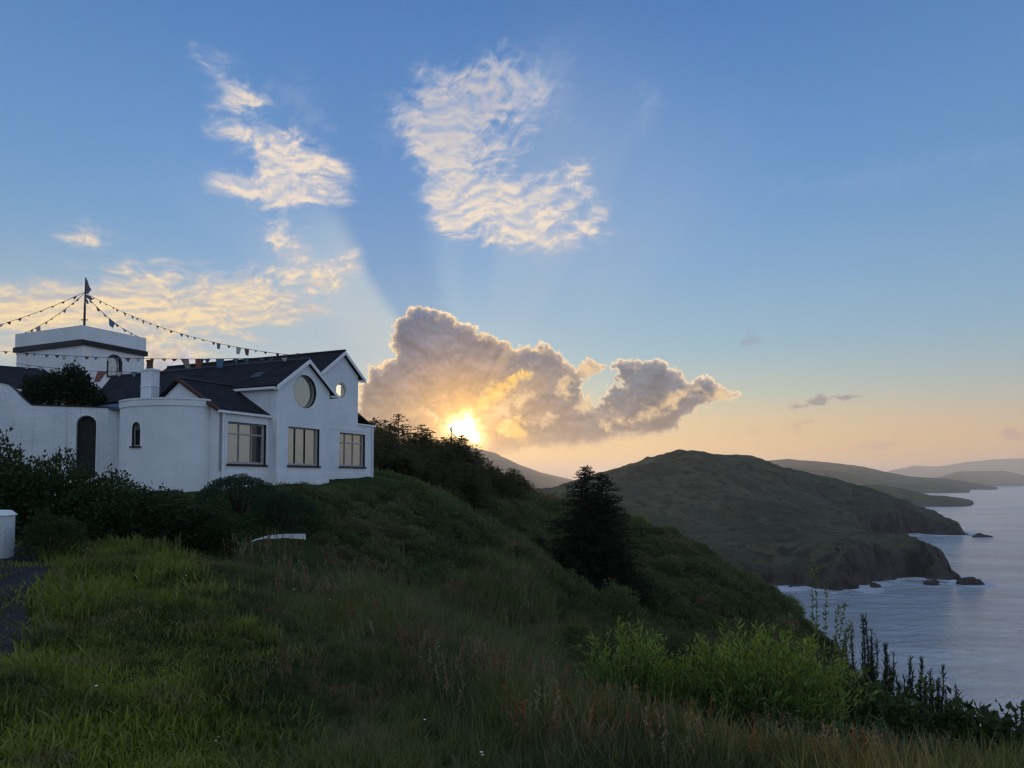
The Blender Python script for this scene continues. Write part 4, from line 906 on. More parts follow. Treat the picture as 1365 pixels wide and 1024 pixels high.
def blades(P, h, lean, w, curl=1.):
    """grass blades: three-joint strips, quads with a pinched tip"""
    n = len(P); a = rg4.uniform(0, 2*np.pi, n); dx = np.stack([np.cos(a), np.sin(a), 0*a], 1)*(lean*h)[:, None]
    b = a+np.pi/2+rg4.normal(size=n)*.5; sx = np.stack([np.cos(b), np.sin(b), 0*b], 1)*(w*np.ones(n))[:, None]*.5
    rows = []
    for t, ww in ((0, .8), (.4, 1.), (.75, .7), (1, .12)):
        c_ = P+dx*(t**1.8*curl)+np.stack([0*h, 0*h, h*(t-.18*lean*t*t*t)], 1); rows += [c_-sx*ww, c_+sx*ww]
    V = np.stack(rows, 1).reshape(-1, 3); base = np.arange(n)[:, None, None]*8
    q = np.array([[0,1,3,2], [2,3,5,4], [4,5,7,6]])[None]
    return V, (base+q).reshape(-1, 4)
def tubes(paths, r0, r1, k=5):
    """paths (n, m, 3) -> thin tapering prisms"""
    paths = np.asarray(paths); n, m_, _ = paths.shape
    d = np.gradient(paths, axis=1); d /= np.linalg.norm(d, axis=2)[..., None]+1e-9
    ref = np.where(np.abs(d[..., 2:3]) > .8, np.array([1., 0, 0]), np.array([0, 0, 1.])); a = np.cross(d, ref); a /= np.linalg.norm(a, axis=2)[..., None]; b = np.cross(d, a)
    rr = np.linspace(1, 0, m_)[None, :, None]*(np.ones(n)*r0)[:, None, None]+np.linspace(0, 1, m_)[None, :, None]*(np.ones(n)*r1)[:, None, None]
    V = np.stack([paths+(a*math.cos(2*math.pi*j/k)+b*math.sin(2*math.pi*j/k))*rr for j in range(k)], 2).reshape(-1, 3)
    F = []
    i0 = (np.arange(n)[:, None]*m_+np.arange(m_-1)[None])*k
    for j in range(k): F.append(np.stack([i0+j, i0+(j+1) % k, i0+k+(j+1) % k, i0+k+j], -1).reshape(-1, 4))
    return V, np.concatenate(F)

SRC = {}
def source(name, V, F, m_): o = bpy.data.objects.new(name, mesh_np(name, V, F, m_)); return o
def scatter(name, P, rot, scl, pick, sources, label=None):
    me = bpy.data.meshes.new(name); me.vertices.add(len(P)); me.vertices.foreach_set('co', np.asarray(P, 'f4').ravel())
    for nm, ty, dat in (('rot', 'FLOAT_VECTOR', rot), ('scl', 'FLOAT_VECTOR', scl), ('pick', 'INT', pick)):
        a = me.attributes.new(nm, ty, 'POINT')
        if ty == 'INT': a.data.foreach_set('value', np.asarray(dat, 'i4').ravel())
        else: a.data.foreach_set('vector', np.asarray(dat, 'f4').ravel())
    o = link(bpy.data.objects.new(name, me)); col = bpy.data.collections.new(name+'_kinds')
    for s_ in sources: col.objects.link(s_)
    t = bpy.data.node_groups.new(name, 'GeometryNodeTree')
    t.interface.new_socket('Geometry', in_out='INPUT', socket_type='NodeSocketGeometry'); t.interface.new_socket('Geometry', in_out='OUTPUT', socket_type='NodeSocketGeometry')
    N = t.nodes.new; L = t.links.new; gi = N('NodeGroupInput'); go = N('NodeGroupOutput'); ip = N('GeometryNodeInstanceOnPoints'); ci = N('GeometryNodeCollectionInfo')
    ci.inputs['Collection'].default_value = col; ci.inputs['Separate Children'].default_value = True; ci.inputs['Reset Children'].default_value = True
    def na(nm, ty): n = N('GeometryNodeInputNamedAttribute'); n.data_type = ty; n.inputs[0].default_value = nm; return n.outputs[0]
    L(gi.outputs[0], ip.inputs['Points']); L(ci.outputs[0], ip.inputs['Instance']); ip.inputs['Pick Instance'].default_value = True
    L(na('pick', 'INT'), ip.inputs['Instance Index']); L(na('rot', 'FLOAT_VECTOR'), ip.inputs['Rotation']); L(na('scl', 'FLOAT_VECTOR'), ip.inputs['Scale'])
    L(ip.outputs[0], go.inputs[0]); md = o.modifiers.new('scatter', 'NODES'); md.node_group = t
    tag(o, label, kind='stuff'); return o

M_lawn = foliage('lawn_blade', (.036, .056, .012), (.235, .270, .040), (.33, .33, .08), .45, 1.0, dead=(.19, .16, .06))
M_mead = foliage('meadow_blade', (0.037, 0.058, 0.019), (0.138, 0.158, 0.042), (0.230, 0.212, 0.092), .40, .7, dead=(0.216, 0.155, 0.078))
M_seed = foliage('seed_head', (0.178, 0.127, 0.075), (0.297, 0.223, 0.133), (0.386, 0.312, 0.208), .3, 1.)
M_dock = foliage('rusty_stalk', (0.149, 0.067, 0.030), (0.253, 0.111, 0.045), (0.297, 0.164, 0.075), .3, 1.)
M_hill = foliage('hill_scrub', (0.049, 0.073, 0.029), (0.119, 0.155, 0.049), (0.183, 0.194, 0.081), .30, .22, dead=(0.153, 0.122, 0.069))
M_hedge = foliage('hedge_leaf', (0.016, 0.030, 0.012), (0.040, 0.065, 0.019), (0.058, 0.083, 0.030), .25, .5)
M_clip = foliage('clipped_leaf', (0.023, 0.048, 0.025), (0.042, 0.077, 0.037), (0.063, 0.105, 0.051), .2, .8)
M_con = foliage('conifer_needles', (0.011, 0.020, 0.010), (0.022, 0.036, 0.015), (0.033, 0.047, 0.020), .15, .5)
M_plant = foliage('plantation_needles', (0.044, 0.044, 0.020), (0.088, 0.085, 0.034), (0.126, 0.115, 0.051), .3, .3)  # brownish lift puts the low sun's glare haze into the colour
M_will = foliage('willow_leaf', (0.092, 0.171, 0.033), (0.158, 0.249, 0.047), (0.224, 0.302, 0.079), .45, 1.2)
M_will2 = foliage('pale_shrub_leaf', (0.075, 0.127, 0.045), (0.127, 0.178, 0.075), (0.164, 0.208, 0.105), .4, 1.2)
M_cand = foliage('pine_candle', (0.021, 0.035, 0.021), (0.039, 0.059, 0.033), (0.075, 0.089, 0.059), .15, 1.2)
M_weed = foliage('weed_leaf', (0.022, 0.040, 0.013), (0.055, 0.083, 0.024), (0.099, 0.132, 0.044), .35, .9)
M_bark = plain('bark', (.045, .034, .026), .95, .35, 14, .1)
M_petal = plain('white_petals', (.8, .8, .76), .8, .05, 9)

# ---- grass
def tuft(n, r, h0, h1, lean, w, seed_frac=0):
    a = rg4.uniform(0, 2*np.pi, n); q = np.sqrt(rg4.random(n))*r
    P = np.stack([np.cos(a)*q, np.sin(a)*q, 0*q-.01], 1); h = rg4.uniform(h0, h1, n)
    return blades(P, h, rg4.uniform(.1, lean, n), w)
def seed_stalk(n, r, h0, h1):
    a = rg4.uniform(0, 2*np.pi, n); q = np.sqrt(rg4.random(n))*r; b0 = np.stack([np.cos(a)*q, np.sin(a)*q, 0*q], 1); h = rg4.uniform(h0, h1, n)
    ln = rg4.normal(size=(n, 2))*.12; t = np.linspace(0, 1, 5)
    pa = np.stack([np.stack([b0[:, 0]+ln[:, 0]*h*tt**2, b0[:, 1]+ln[:, 1]*h*tt**2, h*tt], 1) for tt in t], 1)
    V1, F1 = tubes(pa, .0016, .0010, 3); LP, LD = [], []
    for i in range(n):
        for tt in np.linspace(.74, 1, 16): LP.append(pa[i, 3]+(pa[i, 4]-pa[i, 3])*(tt-.75)*4); dd = rg4.normal(size=3)*.5; dd[2] += .9; LD.append(dd/np.linalg.norm(dd))
    V2, F2 = leaves(np.array(LP), np.array(LD), .030, .2, .1)
    return join([(V1, F1), (V2, F2)])
lawn_src = [source('lawn_tuft_a', *tuft(24, .11, .02, .055, 1.2, .0075), M_lawn), source('lawn_tuft_b', *tuft(22, .12, .025, .07, 1.3, .008), M_lawn), source('lawn_tuft_c', *tuft(18, .10, .04, .12, .9, .008), M_lawn)]
mead_src = [source('meadow_tuft_a', *tuft(22, .10, .12, .30, .7, .008), M_mead), source('meadow_tuft_b', *tuft(20, .12, .18, .42, .8, .008), M_mead), source('meadow_tuft_c', *tuft(18, .10, .25, .55, .6, .008), M_mead),
            source('meadow_tuft_d', *tuft(24, .16, .10, .22, 1.2, .012), M_mead)]
def cells(ylo, yhi, dens):
    """random points in the seen fan, density (per square metre) a function of distance"""
    out = []; y = ylo
    while y < yhi:
        dy = max(.25, y*.06); x0, x1 = -.80*y-1.2, .80*y+1.2; n = int((x1-x0)*dy*dens(y)); out.append(np.stack([rg4.uniform(x0, x1, n), rg4.uniform(y, y+dy, n)], 1)); y += dy
    return np.concatenate(out)
def lawn_edge(y): return np.interp(y, [2, 4, 6.35, 12.5, 15], [-.3, -1.1, -2.3, -6.4, -8.2])
def on_path(x, y): return (x < path_right(y)-.06) & (x > path_right(y)-3.3)
def rots(n, tilt=.12): return np.stack([rg4.normal(size=n)*tilt, rg4.normal(size=n)*tilt, rg4.uniform(0, 6.283, n)], 1)
q = cells(1.6, 16, lambda y: 330*(min(1, (5/y))**1.35)); x, y = q.T
e = lawn_edge(y)+.8*fbm(x*.7, y*.7, 4, .6, 60)+.25*rg4.normal(size=len(x))
mk = (x < e) & (~on_path(x, y) | ((rg4.random(len(x)) < .22) & (fbm(x*1.5, y*1.5, 3, .5, 64) > .02))); x, y, e = x[mk], y[mk], e[mk]; n = len(x)
rag = fbm(x*.9, y*.9, 4, .55, 61); z_ = ground(x, y)
s_ = (.75+.6*rg4.random(n))*(1+1.0*np.clip(rag, -.3, 1))*np.clip(y/6, 1, 1.4)
edge_ = np.exp(-np.abs(x-e)/.3)+np.exp(-np.abs(x-path_right(y))/.22)
pk = np.where((rag+edge_*.7+rg4.normal(size=n)*.2) > .45, 2, rg4.integers(0, 2, n))
s_ = s_*(1+.45*edge_)
scatter('lawn_grass', np.stack([x, y, z_], 1), rots(n), np.stack([s_*1.1, s_*1.1, s_], 1), pk, lawn_src)
q = cells(1.6, 26, lambda y: 230*(min(1, (5/y))**1.45)); x, y = q.T
e = lawn_edge(y)+.8*fbm(x*.7, y*.7, 4, .6, 60)+.25*rg4.normal(size=len(x))
mk = (x > e-.1) & ~((x-(-3+.2*(y-12)) < 0) & (y > 13.5)); x, y = x[mk], y[mk]; n = len(x)
tall = sst(x-lawn_edge(y), .5, 3.2)*.8+.55*fbm(x*.45, y*.45, 4, .55, 62); z_ = ground(x, y)
trod = np.exp(-(((x+1.7)/.7)**2+((y-5.6)/1.3)**2))
s_ = (.55+.5*rg4.random(n))*np.clip(.50+.75*tall-.25*trod, .32, 1.15)*np.clip(y/8, 1, 1.7)*np.where((x < -.25*y) & (y > 9.5), .55, 1)*np.where((x > .06*y) & (y > 6.3), .42, 1)
pk = np.clip((tall*3+rg4.normal(size=n)*.9), 0, 2.99).astype(int); pk = np.where(rg4.random(n) < .18, 3, pk)
scatter('meadow_grass', np.stack([x, y, z_], 1), rots(n, .16), np.stack([s_*1.15, s_*1.15, s_], 1), pk, mead_src)
# seed heads and rusty stalks among the meadow
sd_src = [source('seed_stalk_a', *seed_stalk(5, .12, .38, .62), M_seed), source('seed_stalk_b', *seed_stalk(4, .16, .28, .5), M_seed), source('rusty_stalk_a', *seed_stalk(7, .16, .30, .58), M_dock)]
q = cells(3, 20, lambda y: 6.5*(min(1, 7/y))); x, y = q.T; dn = fbm(x*.35, y*.35, 3, .5, 66)
mk = (x > lawn_edge(y)+1.2) & (dn > -.22) & (x < .62*y) & (y > 4.2); x, y = x[mk], y[mk]; n = len(x)
rust = (x/y > .40) & (y > 6)
s_ = .65+.45*rg4.random(n); pk = np.where(rust, 2, np.where(rg4.random(n) < .06, 2, rg4.integers(0, 2, n)))
s_ = np.where(rust, s_*1.1, s_)
scatter('seed_stalks', np.stack([x, y, ground(x, y)], 1), rots(n, .08), np.stack([s_, s_, s_], 1), pk, sd_src)
# small white flowers
def flower(n):
    pa = []
    for i in range(n):
        a = rg4.uniform(0, 6.28); r_ = rg4.uniform(.0, .15); h_ = rg4.uniform(.08, .2); pa.append([[r_*math.cos(a), r_*math.sin(a), 0], [r_*math.cos(a)+.01, r_*math.sin(a), h_]])
    V1, F1 = tubes(np.array(pa), .001, .001, 3); P0 = np.array([p[1] for p in pa]); P = np.repeat(P0, 6, 0); aa = np.tile(np.arange(6)*math.pi/3, n)
    D_ = np.stack([np.cos(aa), np.sin(aa), .25+0*aa], 1); D_ /= np.linalg.norm(D_, axis=1)[:, None]
    return leaves(P, D_, .011, .42, 0)
fl = [source('flower_a', *flower(2), M_petal), source('flower_b', *flower(1), M_petal)]
q = cells(3.2, 13, lambda y: 1.2); x, y = q.T; mk = (~on_path(x, y)) & (fbm(x*.5, y*.5, 2, .5, 70) > -.05) & (x < .6*y); x, y = x[mk], y[mk]; n = len(x)
scatter('white_wildflowers', np.stack([x, y, ground(x, y)+np.where(x > lawn_edge(y)+.8, .13, .0)], 1), rots(n, .1), np.ones((n, 3))*rg4.uniform(.7, 1.2, n)[:, None], rg4.integers(0, 2, n), fl)

# ---- scrub on the hillside
def clump(n, r, hgt, ls, wd, up_):
    D_ = frame_rand(n, up_); rr = r*(.35+.65*rg4.random(n)**.5); P = D_*rr[:, None]; P[:, 2] = np.abs(P[:, 2])*hgt/r
    o_ = D_+rg4.normal(size=(n, 3))*.6; o_[:, 2] += .25; o_ /= np.linalg.norm(o_, axis=1)[:, None]
    return leaves(P, o_, ls*rg4.uniform(.6, 1.3, n), wd)
hs = [source('scrub_a', *clump(420, .42, .34, .085, .26, .5), M_hill), source('scrub_b', *clump(380, .45, .45, .10, .16, .7), M_hill), source('scrub_c', *clump(460, .5, .28, .07, .34, .4), M_hill),
      source('scrub_d', *join([clump(200, .38, .3, .09, .2, .5), tuft(70, .3, .25, .55, .6, .014)]), M_hill)]
q = cells(12, 100, lambda y: 7.5*(14/y)**.95); x, y = q.T; z_ = ground(x, y)
left_ = np.interp(y, [12, 16, 18.5, 22, 26, 31, 34, 36, 100], [-1.5, -4.3, -5.0, -7.8, -6.6, -4.4, -3.6, -14, -30])
mk = (x > left_) & (z_ > -26) & ((x > 3.5) | (y > 13.5) | (rg4.random(len(x)) < .4)); x, y, z_ = x[mk], y[mk], z_[mk]; n = len(x)
nn = fbm(x*.22, y*.22, 4, .55, 75); s_ = (.55+.6*rg4.random(n))*np.clip(y/26, .62, 2.0)*(1+.8*np.clip(nn, -.35, .8))
pk = np.clip(1.7+nn*4+rg4.normal(size=n)*.8, 0, 3.99).astype(int)
scatter('hillside_scrub', np.stack([x, y, z_-.05], 1), rots(n, .2), np.stack([s_, s_, s_*(.8+.5*rg4.random(n))], 1), pk, hs)
# creeping growth along the foot of the house and under the hedge
q = np.stack([rg4.uniform(-20, -4.5, 2600), rg4.uniform(13, 34, 2600)], 1); x, y = q.T
mk = ((y < 22.0+.3*rg4.random(len(x))) & (x > -.72*y) & ~((x > -.40*y) & (y < 19.2))) | ((x > -9.3+.4516*(y-23.2)+1.25) & (y >= 22)); x, y = x[mk], y[mk]; n = len(x); s_ = .35+.4*rg4.random(n)
scatter('bank_plants', np.stack([x, y, ground(x, y)-.05], 1), rots(n, .2), np.stack([s_*1.2, s_*1.2, s_*.8], 1), rg4.integers(0, 4, n), hs)

# ---- shrubs as things
def put_thing(name, loc, rz, sc, label, cat, group, parts, grpname=None):
    """parts: list of (part name, mesh); copies share the mesh data"""
    r_ = empty(name, loc, label, cat, group); r_.rotation_euler = (0, 0, rz); r_.scale = sc
    for nm, me in parts: link(bpy.data.objects.new(nm, me), r_)
    return r_
def shrub_mesh(nl, ls, wd, m_, seed, lump=.3, shell=.55, flat=False):
    D_ = frame_rand(nl, .35); D_[:, 2] = np.where(D_[:, 2] < -.25, -D_[:, 2], D_[:, 2])
    rr = (1+lump*fbm(D_[:, 0]*2.2+seed, D_[:, 1]*2.2+D_[:, 2]*1.7, 4, .55, seed)*1.6)*(shell+(1-shell)*rg4.random(nl)**.6)
    P = D_*rr[:, None]; o_ = D_+rg4.normal(size=(nl, 3))*.55; o_ /= np.linalg.norm(o_, axis=1)[:, None]
    V, F = leaves(P, o_, ls*rg4.uniform(.6, 1.4, nl), wd)
    me = mesh_np('foliage', V, F, m_)
    k_ = 16; a = rg4.uniform(0, 6.28, k_); e_ = rg4.uniform(.3, 1.4, k_); d = np.stack([np.cos(a)*np.cos(e_), np.sin(a)*np.cos(e_), np.sin(e_)], 1)
    pa = np.stack([d*t*.9*np.array([1, 1, .9+.2*t])+np.array([0, 0, -.4*(1-t)]) for t in np.linspace(0, 1, 5)], 1); V, F = tubes(pa, .035, .008, 5)
    return [('foliage', me), ('stem', mesh_np('stem', V, F, M_bark))]
hedge_kinds = [shrub_mesh(9000, .060, .30, M_hedge, 3, .35), shrub_mesh(8500, .066, .26, M_hedge, 8, .42), shrub_mesh(9000, .055, .32, M_hedge, 12, .3)]
HED = [((-9.9, 12.8), (1.3, 1.2, 1.55), 'tall dark hedge bush at the far left edge, highest above the pillar'),
       ((-8.6, 13.2), (1.1, 1.0, 1.28), 'dark hedge bush just left of the arched doorway, behind the pillar'),
       ((-7.7, 13.3), (1.0, 1.0, 1.02), 'dark hedge bush directly below the arched doorway'),
       ((-6.75, 10.4), (.42, .5, .50), 'dark hedge bush whose leaves hang over the round pillar'),
       ((-6.9, 13.0), (1.1, 1.0, .82), 'widest dark hedge bush, in front of the left part of the curved wall'),
       ((-6.1, 13.5), (1.0, .9, .62), 'dark hedge bush below the small arched window of the curved wall'),
       ((-7.9, 15.8), (1.3, 1.0, .66), 'hedge bush at the foot of the white boundary wall beside the curved wall'),
       ((-6.6, 15.6), (1.0, .9, .46), 'dark hedge bush just left of the low curved white wall'),
       ((-11.2, 14.8), (1.5, 1.2, 1.5), 'hedge bush against the boundary wall, left of the arched doorway'),
       ((-5.6, 13.1), (.60, .6, .36), 'lowest hedge bush, where the hedge meets the rough grass')]
for i, ((x, y), sc, lb) in enumerate(HED):
    z_ = float(ground(x, y)); put_thing('hedge_bush', (x, y, z_+.15), i*1.3, sc, lb, 'hedge bush', 'bushes of the hedge below the house', hedge_kinds[i % 3])
clip = [shrub_mesh(15000, .036, .34, M_clip, 21, .10, .75), shrub_mesh(13000, .036, .34, M_clip, 25, .14, .75)]
x, y, _ = (-7.46,19.30,-1.00); put_thing('clipped_bush', (x, y, float(ground(x, y))+.18), .2, (1.15, .95, .90), 'clipped rounded bush under the left rectangular window', 'bush', 'clipped bushes in front of the house', clip[0])
x, y, _ = (-6.10,18.90,-0.98); put_thing('clipped_bush', (x, y, float(ground(x, y))+.15), 1.2, (1.05, .95, .86), 'clipped rounded bush behind the end of the low white wall', 'bush', 'clipped bushes in front of the house', clip[1])
x, y, _ = (-17.32,27.20,2.79); put_thing('evergreen_bush', (x, y, 2.7), .4, (1.5, 1.1, 1.52), 'dense black green bush rising above the boundary wall below the tower', 'bush', None, shrub_mesh(15000, .07, .25, M_con, 31, .30, .6))
brow_kind = shrub_mesh(3200, .12, .24, M_weed, 51, .45, .3)
mid = [shrub_mesh(6000, .075, .22, M_hill, 41, .4, .4), shrub_mesh(6000, .07, .24, M_hedge, 45, .45, .4)]
for i, (u_, sc, lb) in enumerate((((3.47,24.00,-5.15), (1.1, 1., 1.15), 'round dark bush just right of the foot of the tall conifer'), ((4.68,20.00,-4.81), (1.2, 1.1, 1.0), 'dark bush on the slope behind the nearest willows'),
                                  ((8.96,26.00,-5.71), (1.6, 1.3, 1.3), 'broad dark bush on the lower slope behind the willow bushes'), ((8.35,20.00,-5.54), (1.3, 1.2, 1.2), 'dark bush on the brow between the willows and the sea'))):
    x, y, _ = u_; put_thing('hill_bush', (x, y, float(ground(x, y))+.2), i, sc, lb, 'bush', 'bushes on the lower slope', mid[i % 2])

# ---- willows: many upright shoots with long narrow leaves
def willow(ns, H, rad, nl, ls, m_, sparse=False, wd=.085):
    a = rg4.uniform(0, 6.283, ns); q_ = rg4.random(ns)**.5; b0 = np.stack([np.cos(a)*q_*rad*.35, np.sin(a)*q_*rad*.35, 0*a], 1); h_ = H*(1-.40*q_**2)*rg4.uniform(.72, 1.0, ns)
    out_ = rad*q_*rg4.uniform(.6, 1.05, ns); t = np.linspace(0, 1, 7)
    pa = np.stack([b0+np.stack([np.cos(a)*out_*tt**1.2*.8, np.sin(a)*out_*tt**1.2*.8, h_*tt], 1) for tt in t], 1); pa[:, 1:] += rg4.normal(size=(ns, 6, 3))*.012
    V1, F1 = tubes(pa, .006 if not sparse else .008, .0015, 4)
    LP, LD = [], []
    for i in range(ns):
        k_ = int(nl*h_[i]/H); tt = rg4.uniform(.12 if not sparse else .3, 1, k_)**.75; j = np.minimum((tt*6).astype(int), 5); fr = tt*6-j
        p = pa[i, j]*(1-fr)[:, None]+pa[i, j+1]*fr[:, None]; d = (pa[i, j+1]-pa[i, j]); d /= np.linalg.norm(d, axis=1)[:, None]
        s_ = rg4.normal(size=(k_, 3)); s_[:, 2] *= .3; s_ /= np.linalg.norm(s_, axis=1)[:, None]; dd = d*.75+s_*.75; dd /= np.linalg.norm(dd, axis=1)[:, None]; LP.append(p); LD.append(dd)
    LP, LD = np.concatenate(LP), np.concatenate(LD)
    V2, F2 = leaves(LP, LD, ls*rg4.uniform(.6, 1.15, len(LP)), wd, .35)
    return [('leaves', mesh_np('leaves', V2, F2, m_)), ('stem', mesh_np('stem', V1, F1, M_bark))]
wk = [willow(120, 1.25, .62, 44, .10, M_will), willow(140, 1.5, .74, 46, .105, M_will), willow(110, 1.6, .66, 46, .08, M_will2, wd=.13)]
for i, (p_, k_, s_, lb) in enumerate((((1.53,9.40,-3.02), 0, 1.12, 'bright green willow bush standing apart on the left, nearest the seed heads'), ((2.42,8.80,-3.07), 1, .98, 'bright willow bush at the left of the close group, with one tall spike'),
        ((2.87,8.50,-3.06), 1, 1.14, 'tallest bright willow bush in the middle of the close group'), ((3.47,8.60,-3.09), 1, 1.06, 'bright willow bush at the right of the close group'),
        ((2.18,9.80,-3.27), 0, .92, 'small willow bush in the gap between the lone willow and the group'), ((3.99,10.80,-3.49), 2, 1.1, 'duller taller shrub behind the willow group, left of the thin sapling'),
        ((4.54,9.80,-3.27), 2, .98, 'pale dull shrub right of the willow group above the rusty stalks'), ((4.64,9.20,-3.31), 2, .72, 'low pale shrub between the two tallest young pines'), ((5.02,8.90,-3.34), 2, .58, 'small pale shrub at the foot of the right hand pines'))):
    x, y, _ = p_; put_thing('willow_bush', (x, y, float(ground(x, y))-.03), i*1.1, (s_, s_, s_), lb, 'willow bush', 'willow bushes at the edge of the meadow', wk[k_])
for i, (p_, sc, lb) in enumerate((((4.50,9.70,-2.94), (1.0, .9, 1.0), 'dull leafy bush at the foot of the tallest young pine'), ((4.88,9.40,-3.14), (1.0, .9, .88), 'dull leafy bush low between the young pines'), ((5.26,9.10,-3.27), (1.0, .9, .80), 'dull leafy bush under the right end of the pine row'), ((5.86,8.80,-3.30), (1.0, .9, .78), 'dull leafy bush in the lower right corner'))):
    x, y, _ = p_; put_thing('brow_bush', (x, y, float(ground(x, y))+.1), i, sc, lb, 'bush', 'leafy bushes on the brow above the sea', brow_kind)
x, y, _ = (4.29,10.00,-3.23)
z_ = float(ground(x, y)); put_thing('sapling', (x, y, z_), .3, (1, 1, 1), 'thin sapling with loose leaves standing up against the water', 'sapling', None, willow(13, 1.3*max(1.6, (4.32,10.00,-1.53)[2]-z_), .55, 110, .062, M_will2, True, .26))
# ---- young pines with upright candles
def candle_pine(nb, H, rad):
    """bent young pine: whorled side shoots that turn upward, needles thick towards the tips"""
    a = np.arange(nb)*2.4+rg4.normal(size=nb)*.3; h0 = np.sort(rg4.uniform(.02, .62, nb))*H; h0[0] = 0; rr = rad*(1.1-h0/H)*rg4.uniform(.55, 1.15, nb); rise = H*rg4.uniform(.2, .52, nb)*(1.1-.5*h0/H); rr[0] = .04; rise[0] = H
    wob = rg4.normal(size=(nb, 3))*.05; t = np.linspace(0, 1, 8)
    pa = np.stack([np.stack([np.cos(a)*rr*min(1, tt*1.5)**.8+wob[:, 0]*tt, np.sin(a)*rr*min(1, tt*1.5)**.8+wob[:, 1]*tt, h0+rise*(tt**1.9 if tt < 1 else 1)], 1) for tt in t], 1)
    pa[0] = np.stack([.05*np.sin(t*3)*t, .04*np.sin(t*2+1)*t, H*t], 1)
    V1, F1 = tubes(pa, .012, .004, 5)
    LP, LD = [], []
    for i in range(nb):
        k_ = int(560 if i == 0 else 150+260*rise[i]/H); tt = rg4.uniform(.05, 1, k_)**.8; j = np.minimum((tt*7).astype(int), 6); fr = tt*7-j; p = pa[i, j]*(1-fr)[:, None]+pa[i, j+1]*fr[:, None]; d = pa[i, j+1]-pa[i, j]; d /= np.linalg.norm(d, axis=1)[:, None]
        s_ = rg4.normal(size=(k_, 3)); dd = d*.9+s_*.62; dd /= np.linalg.norm(dd, axis=1)[:, None]; LP.append(p); LD.append(dd)
    V2, F2 = leaves(np.concatenate(LP), np.concatenate(LD), .052*rg4.uniform(.6, 1.2, sum(map(len, LP))), .07, 0)
    return [('needles', mesh_np('needles', V2, F2, M_cand)), ('stem', mesh_np('stem', V1, F1, M_bark))]
ck = [candle_pine(24, 1.25, .40), candle_pine(20, 1.0, .36)]
for i, (p_, vt, k_, lb) in enumerate((((5.12,10.40,-3.15), (5.15,10.40,-1.98)[2], 0, 'tallest young pine with upright dark shoots, nearest the sapling'), ((5.35,10.20,-3.19), (5.37,10.20,-2.37)[2], 1, 'young pine just right of the tallest one'),
        ((5.70,9.90,-3.25), (5.72,9.90,-2.48)[2], 1, 'young pine in the middle of the row, with forked shoots'),
        ((5.86,9.80,-3.32), (5.88,9.80,-2.71)[2], 0, 'young pine at the right end of the row, against open water'), ((5.99,9.40,-3.38), (6.00,9.40,-3.19)[2], 1, 'smallest young pine, low above the stalks at the lower right'),
        ((6.40,9.00,-3.28), (6.41,9.00,-2.86)[2], 1, 'young pine cut by the right edge of the photo'))):
    x, y, _ = p_; z_ = float(ground(x, y)); s_ = max(.35, (vt-z_)/(1.25 if k_ == 0 else 1.0)); put_thing('young_pine', (x, y, z_), i*.9, (min(s_, 1.25), min(s_, 1.25), s_), lb, 'young pine', 'young pines on the brow above the sea', ck[k_])
# ---- conifers
def conifer(H, R_, nlev, nbr, nsp, ls, wd, m_, leaders=((0, 0, 1.),), prof=.85, rag=.25, low=.06, tip=.04):
    LP, LD, paths, trunks = [], [], [], []
    for (ox, oy, hs_) in leaders:
        Hh = H*hs_; trunks.append([[ox*min(1, tt*1.6), oy*min(1, tt*1.6), Hh*tt-.2] for tt in np.linspace(0, 1, 8)])
        for lv in np.linspace(low, .985, nlev):
            rr = R_*((1-lv)**prof+tip)*min(1, (lv-low)/.10+.55)
            for b_ in range(nbr if lv < .8 else max(3, nbr//2)):
                a = rg4.uniform(0, 6.283); L_ = rr*rg4.uniform(1-rag*1.6, 1+rag); c0 = np.array([ox*min(1, lv*1.6), oy*min(1, lv*1.6), Hh*lv])
                tt = np.linspace(0, 1, 5)[:, None]; dr_ = np.array([math.cos(a), math.sin(a), 0]); pa = c0+dr_*L_*tt+np.array([0, 0, 1.])*(L_*(.42*tt-.30*tt**2)*(1 if lv > .5 else .5)); paths.append(pa)
                k_ = max(4, int(nsp*L_/R_)+3); t2 = rg4.uniform(.15, 1.02, k_); j = np.minimum((t2*4).astype(int), 3); fr = t2*4-j; p = pa[j]*(1-fr)[:, None]+pa[j+1]*fr[:, None]
                s_ = rg4.normal(size=(k_, 3)); s_[:, 2] *= .55; dd = dr_*.8+s_*.75; dd[:, 2] += .15; dd /= np.linalg.norm(dd, axis=1)[:, None]; LP.append(p+rg4.normal(size=(k_, 3))*ls*.22); LD.append(dd)
        k_ = 14; LP.append(np.stack([ox+0*np.arange(k_), oy+0*np.arange(k_), Hh*rg4.uniform(.93, .995, k_)], 1)); d_ = frame_rand(k_, 2.6); LD.append(d_)
    LP, LD = np.concatenate(LP), np.concatenate(LD)
    V, F = leaves(LP, LD, ls*rg4.uniform(.5, 1.25, len(LP)), wd, .2); Vt, Ft = tubes(np.array(trunks), H*.016, H*.003, 7); Vb, Fb = tubes(np.array(paths), .018*H/5, .004, 3)
    V2, F2 = join([(Vt, Ft), (Vb, Fb)])
    return [('crown', mesh_np('crown', V, F, m_)), ('trunk', mesh_np('trunk', V2, F2, M_bark))]
x, y, _ = (4.76,42.00,-7.92); z_ = float(ground(x, y)); Ht = (4.80,42.00,0.85)[2]-z_
big = conifer(Ht, 3.0, 60, 17, 60, .19, .16, M_con, ((-.38, 0, 1.0), (.60, .2, .95), (.1, -.2, .74), (.0, .3, .5)), .80, .50, .02, .05)
put_thing('conifer', (x, y, z_), .0, (1, 1, 1), 'tall dark conifer with twin tops alone on the slope', 'conifer', None, big)
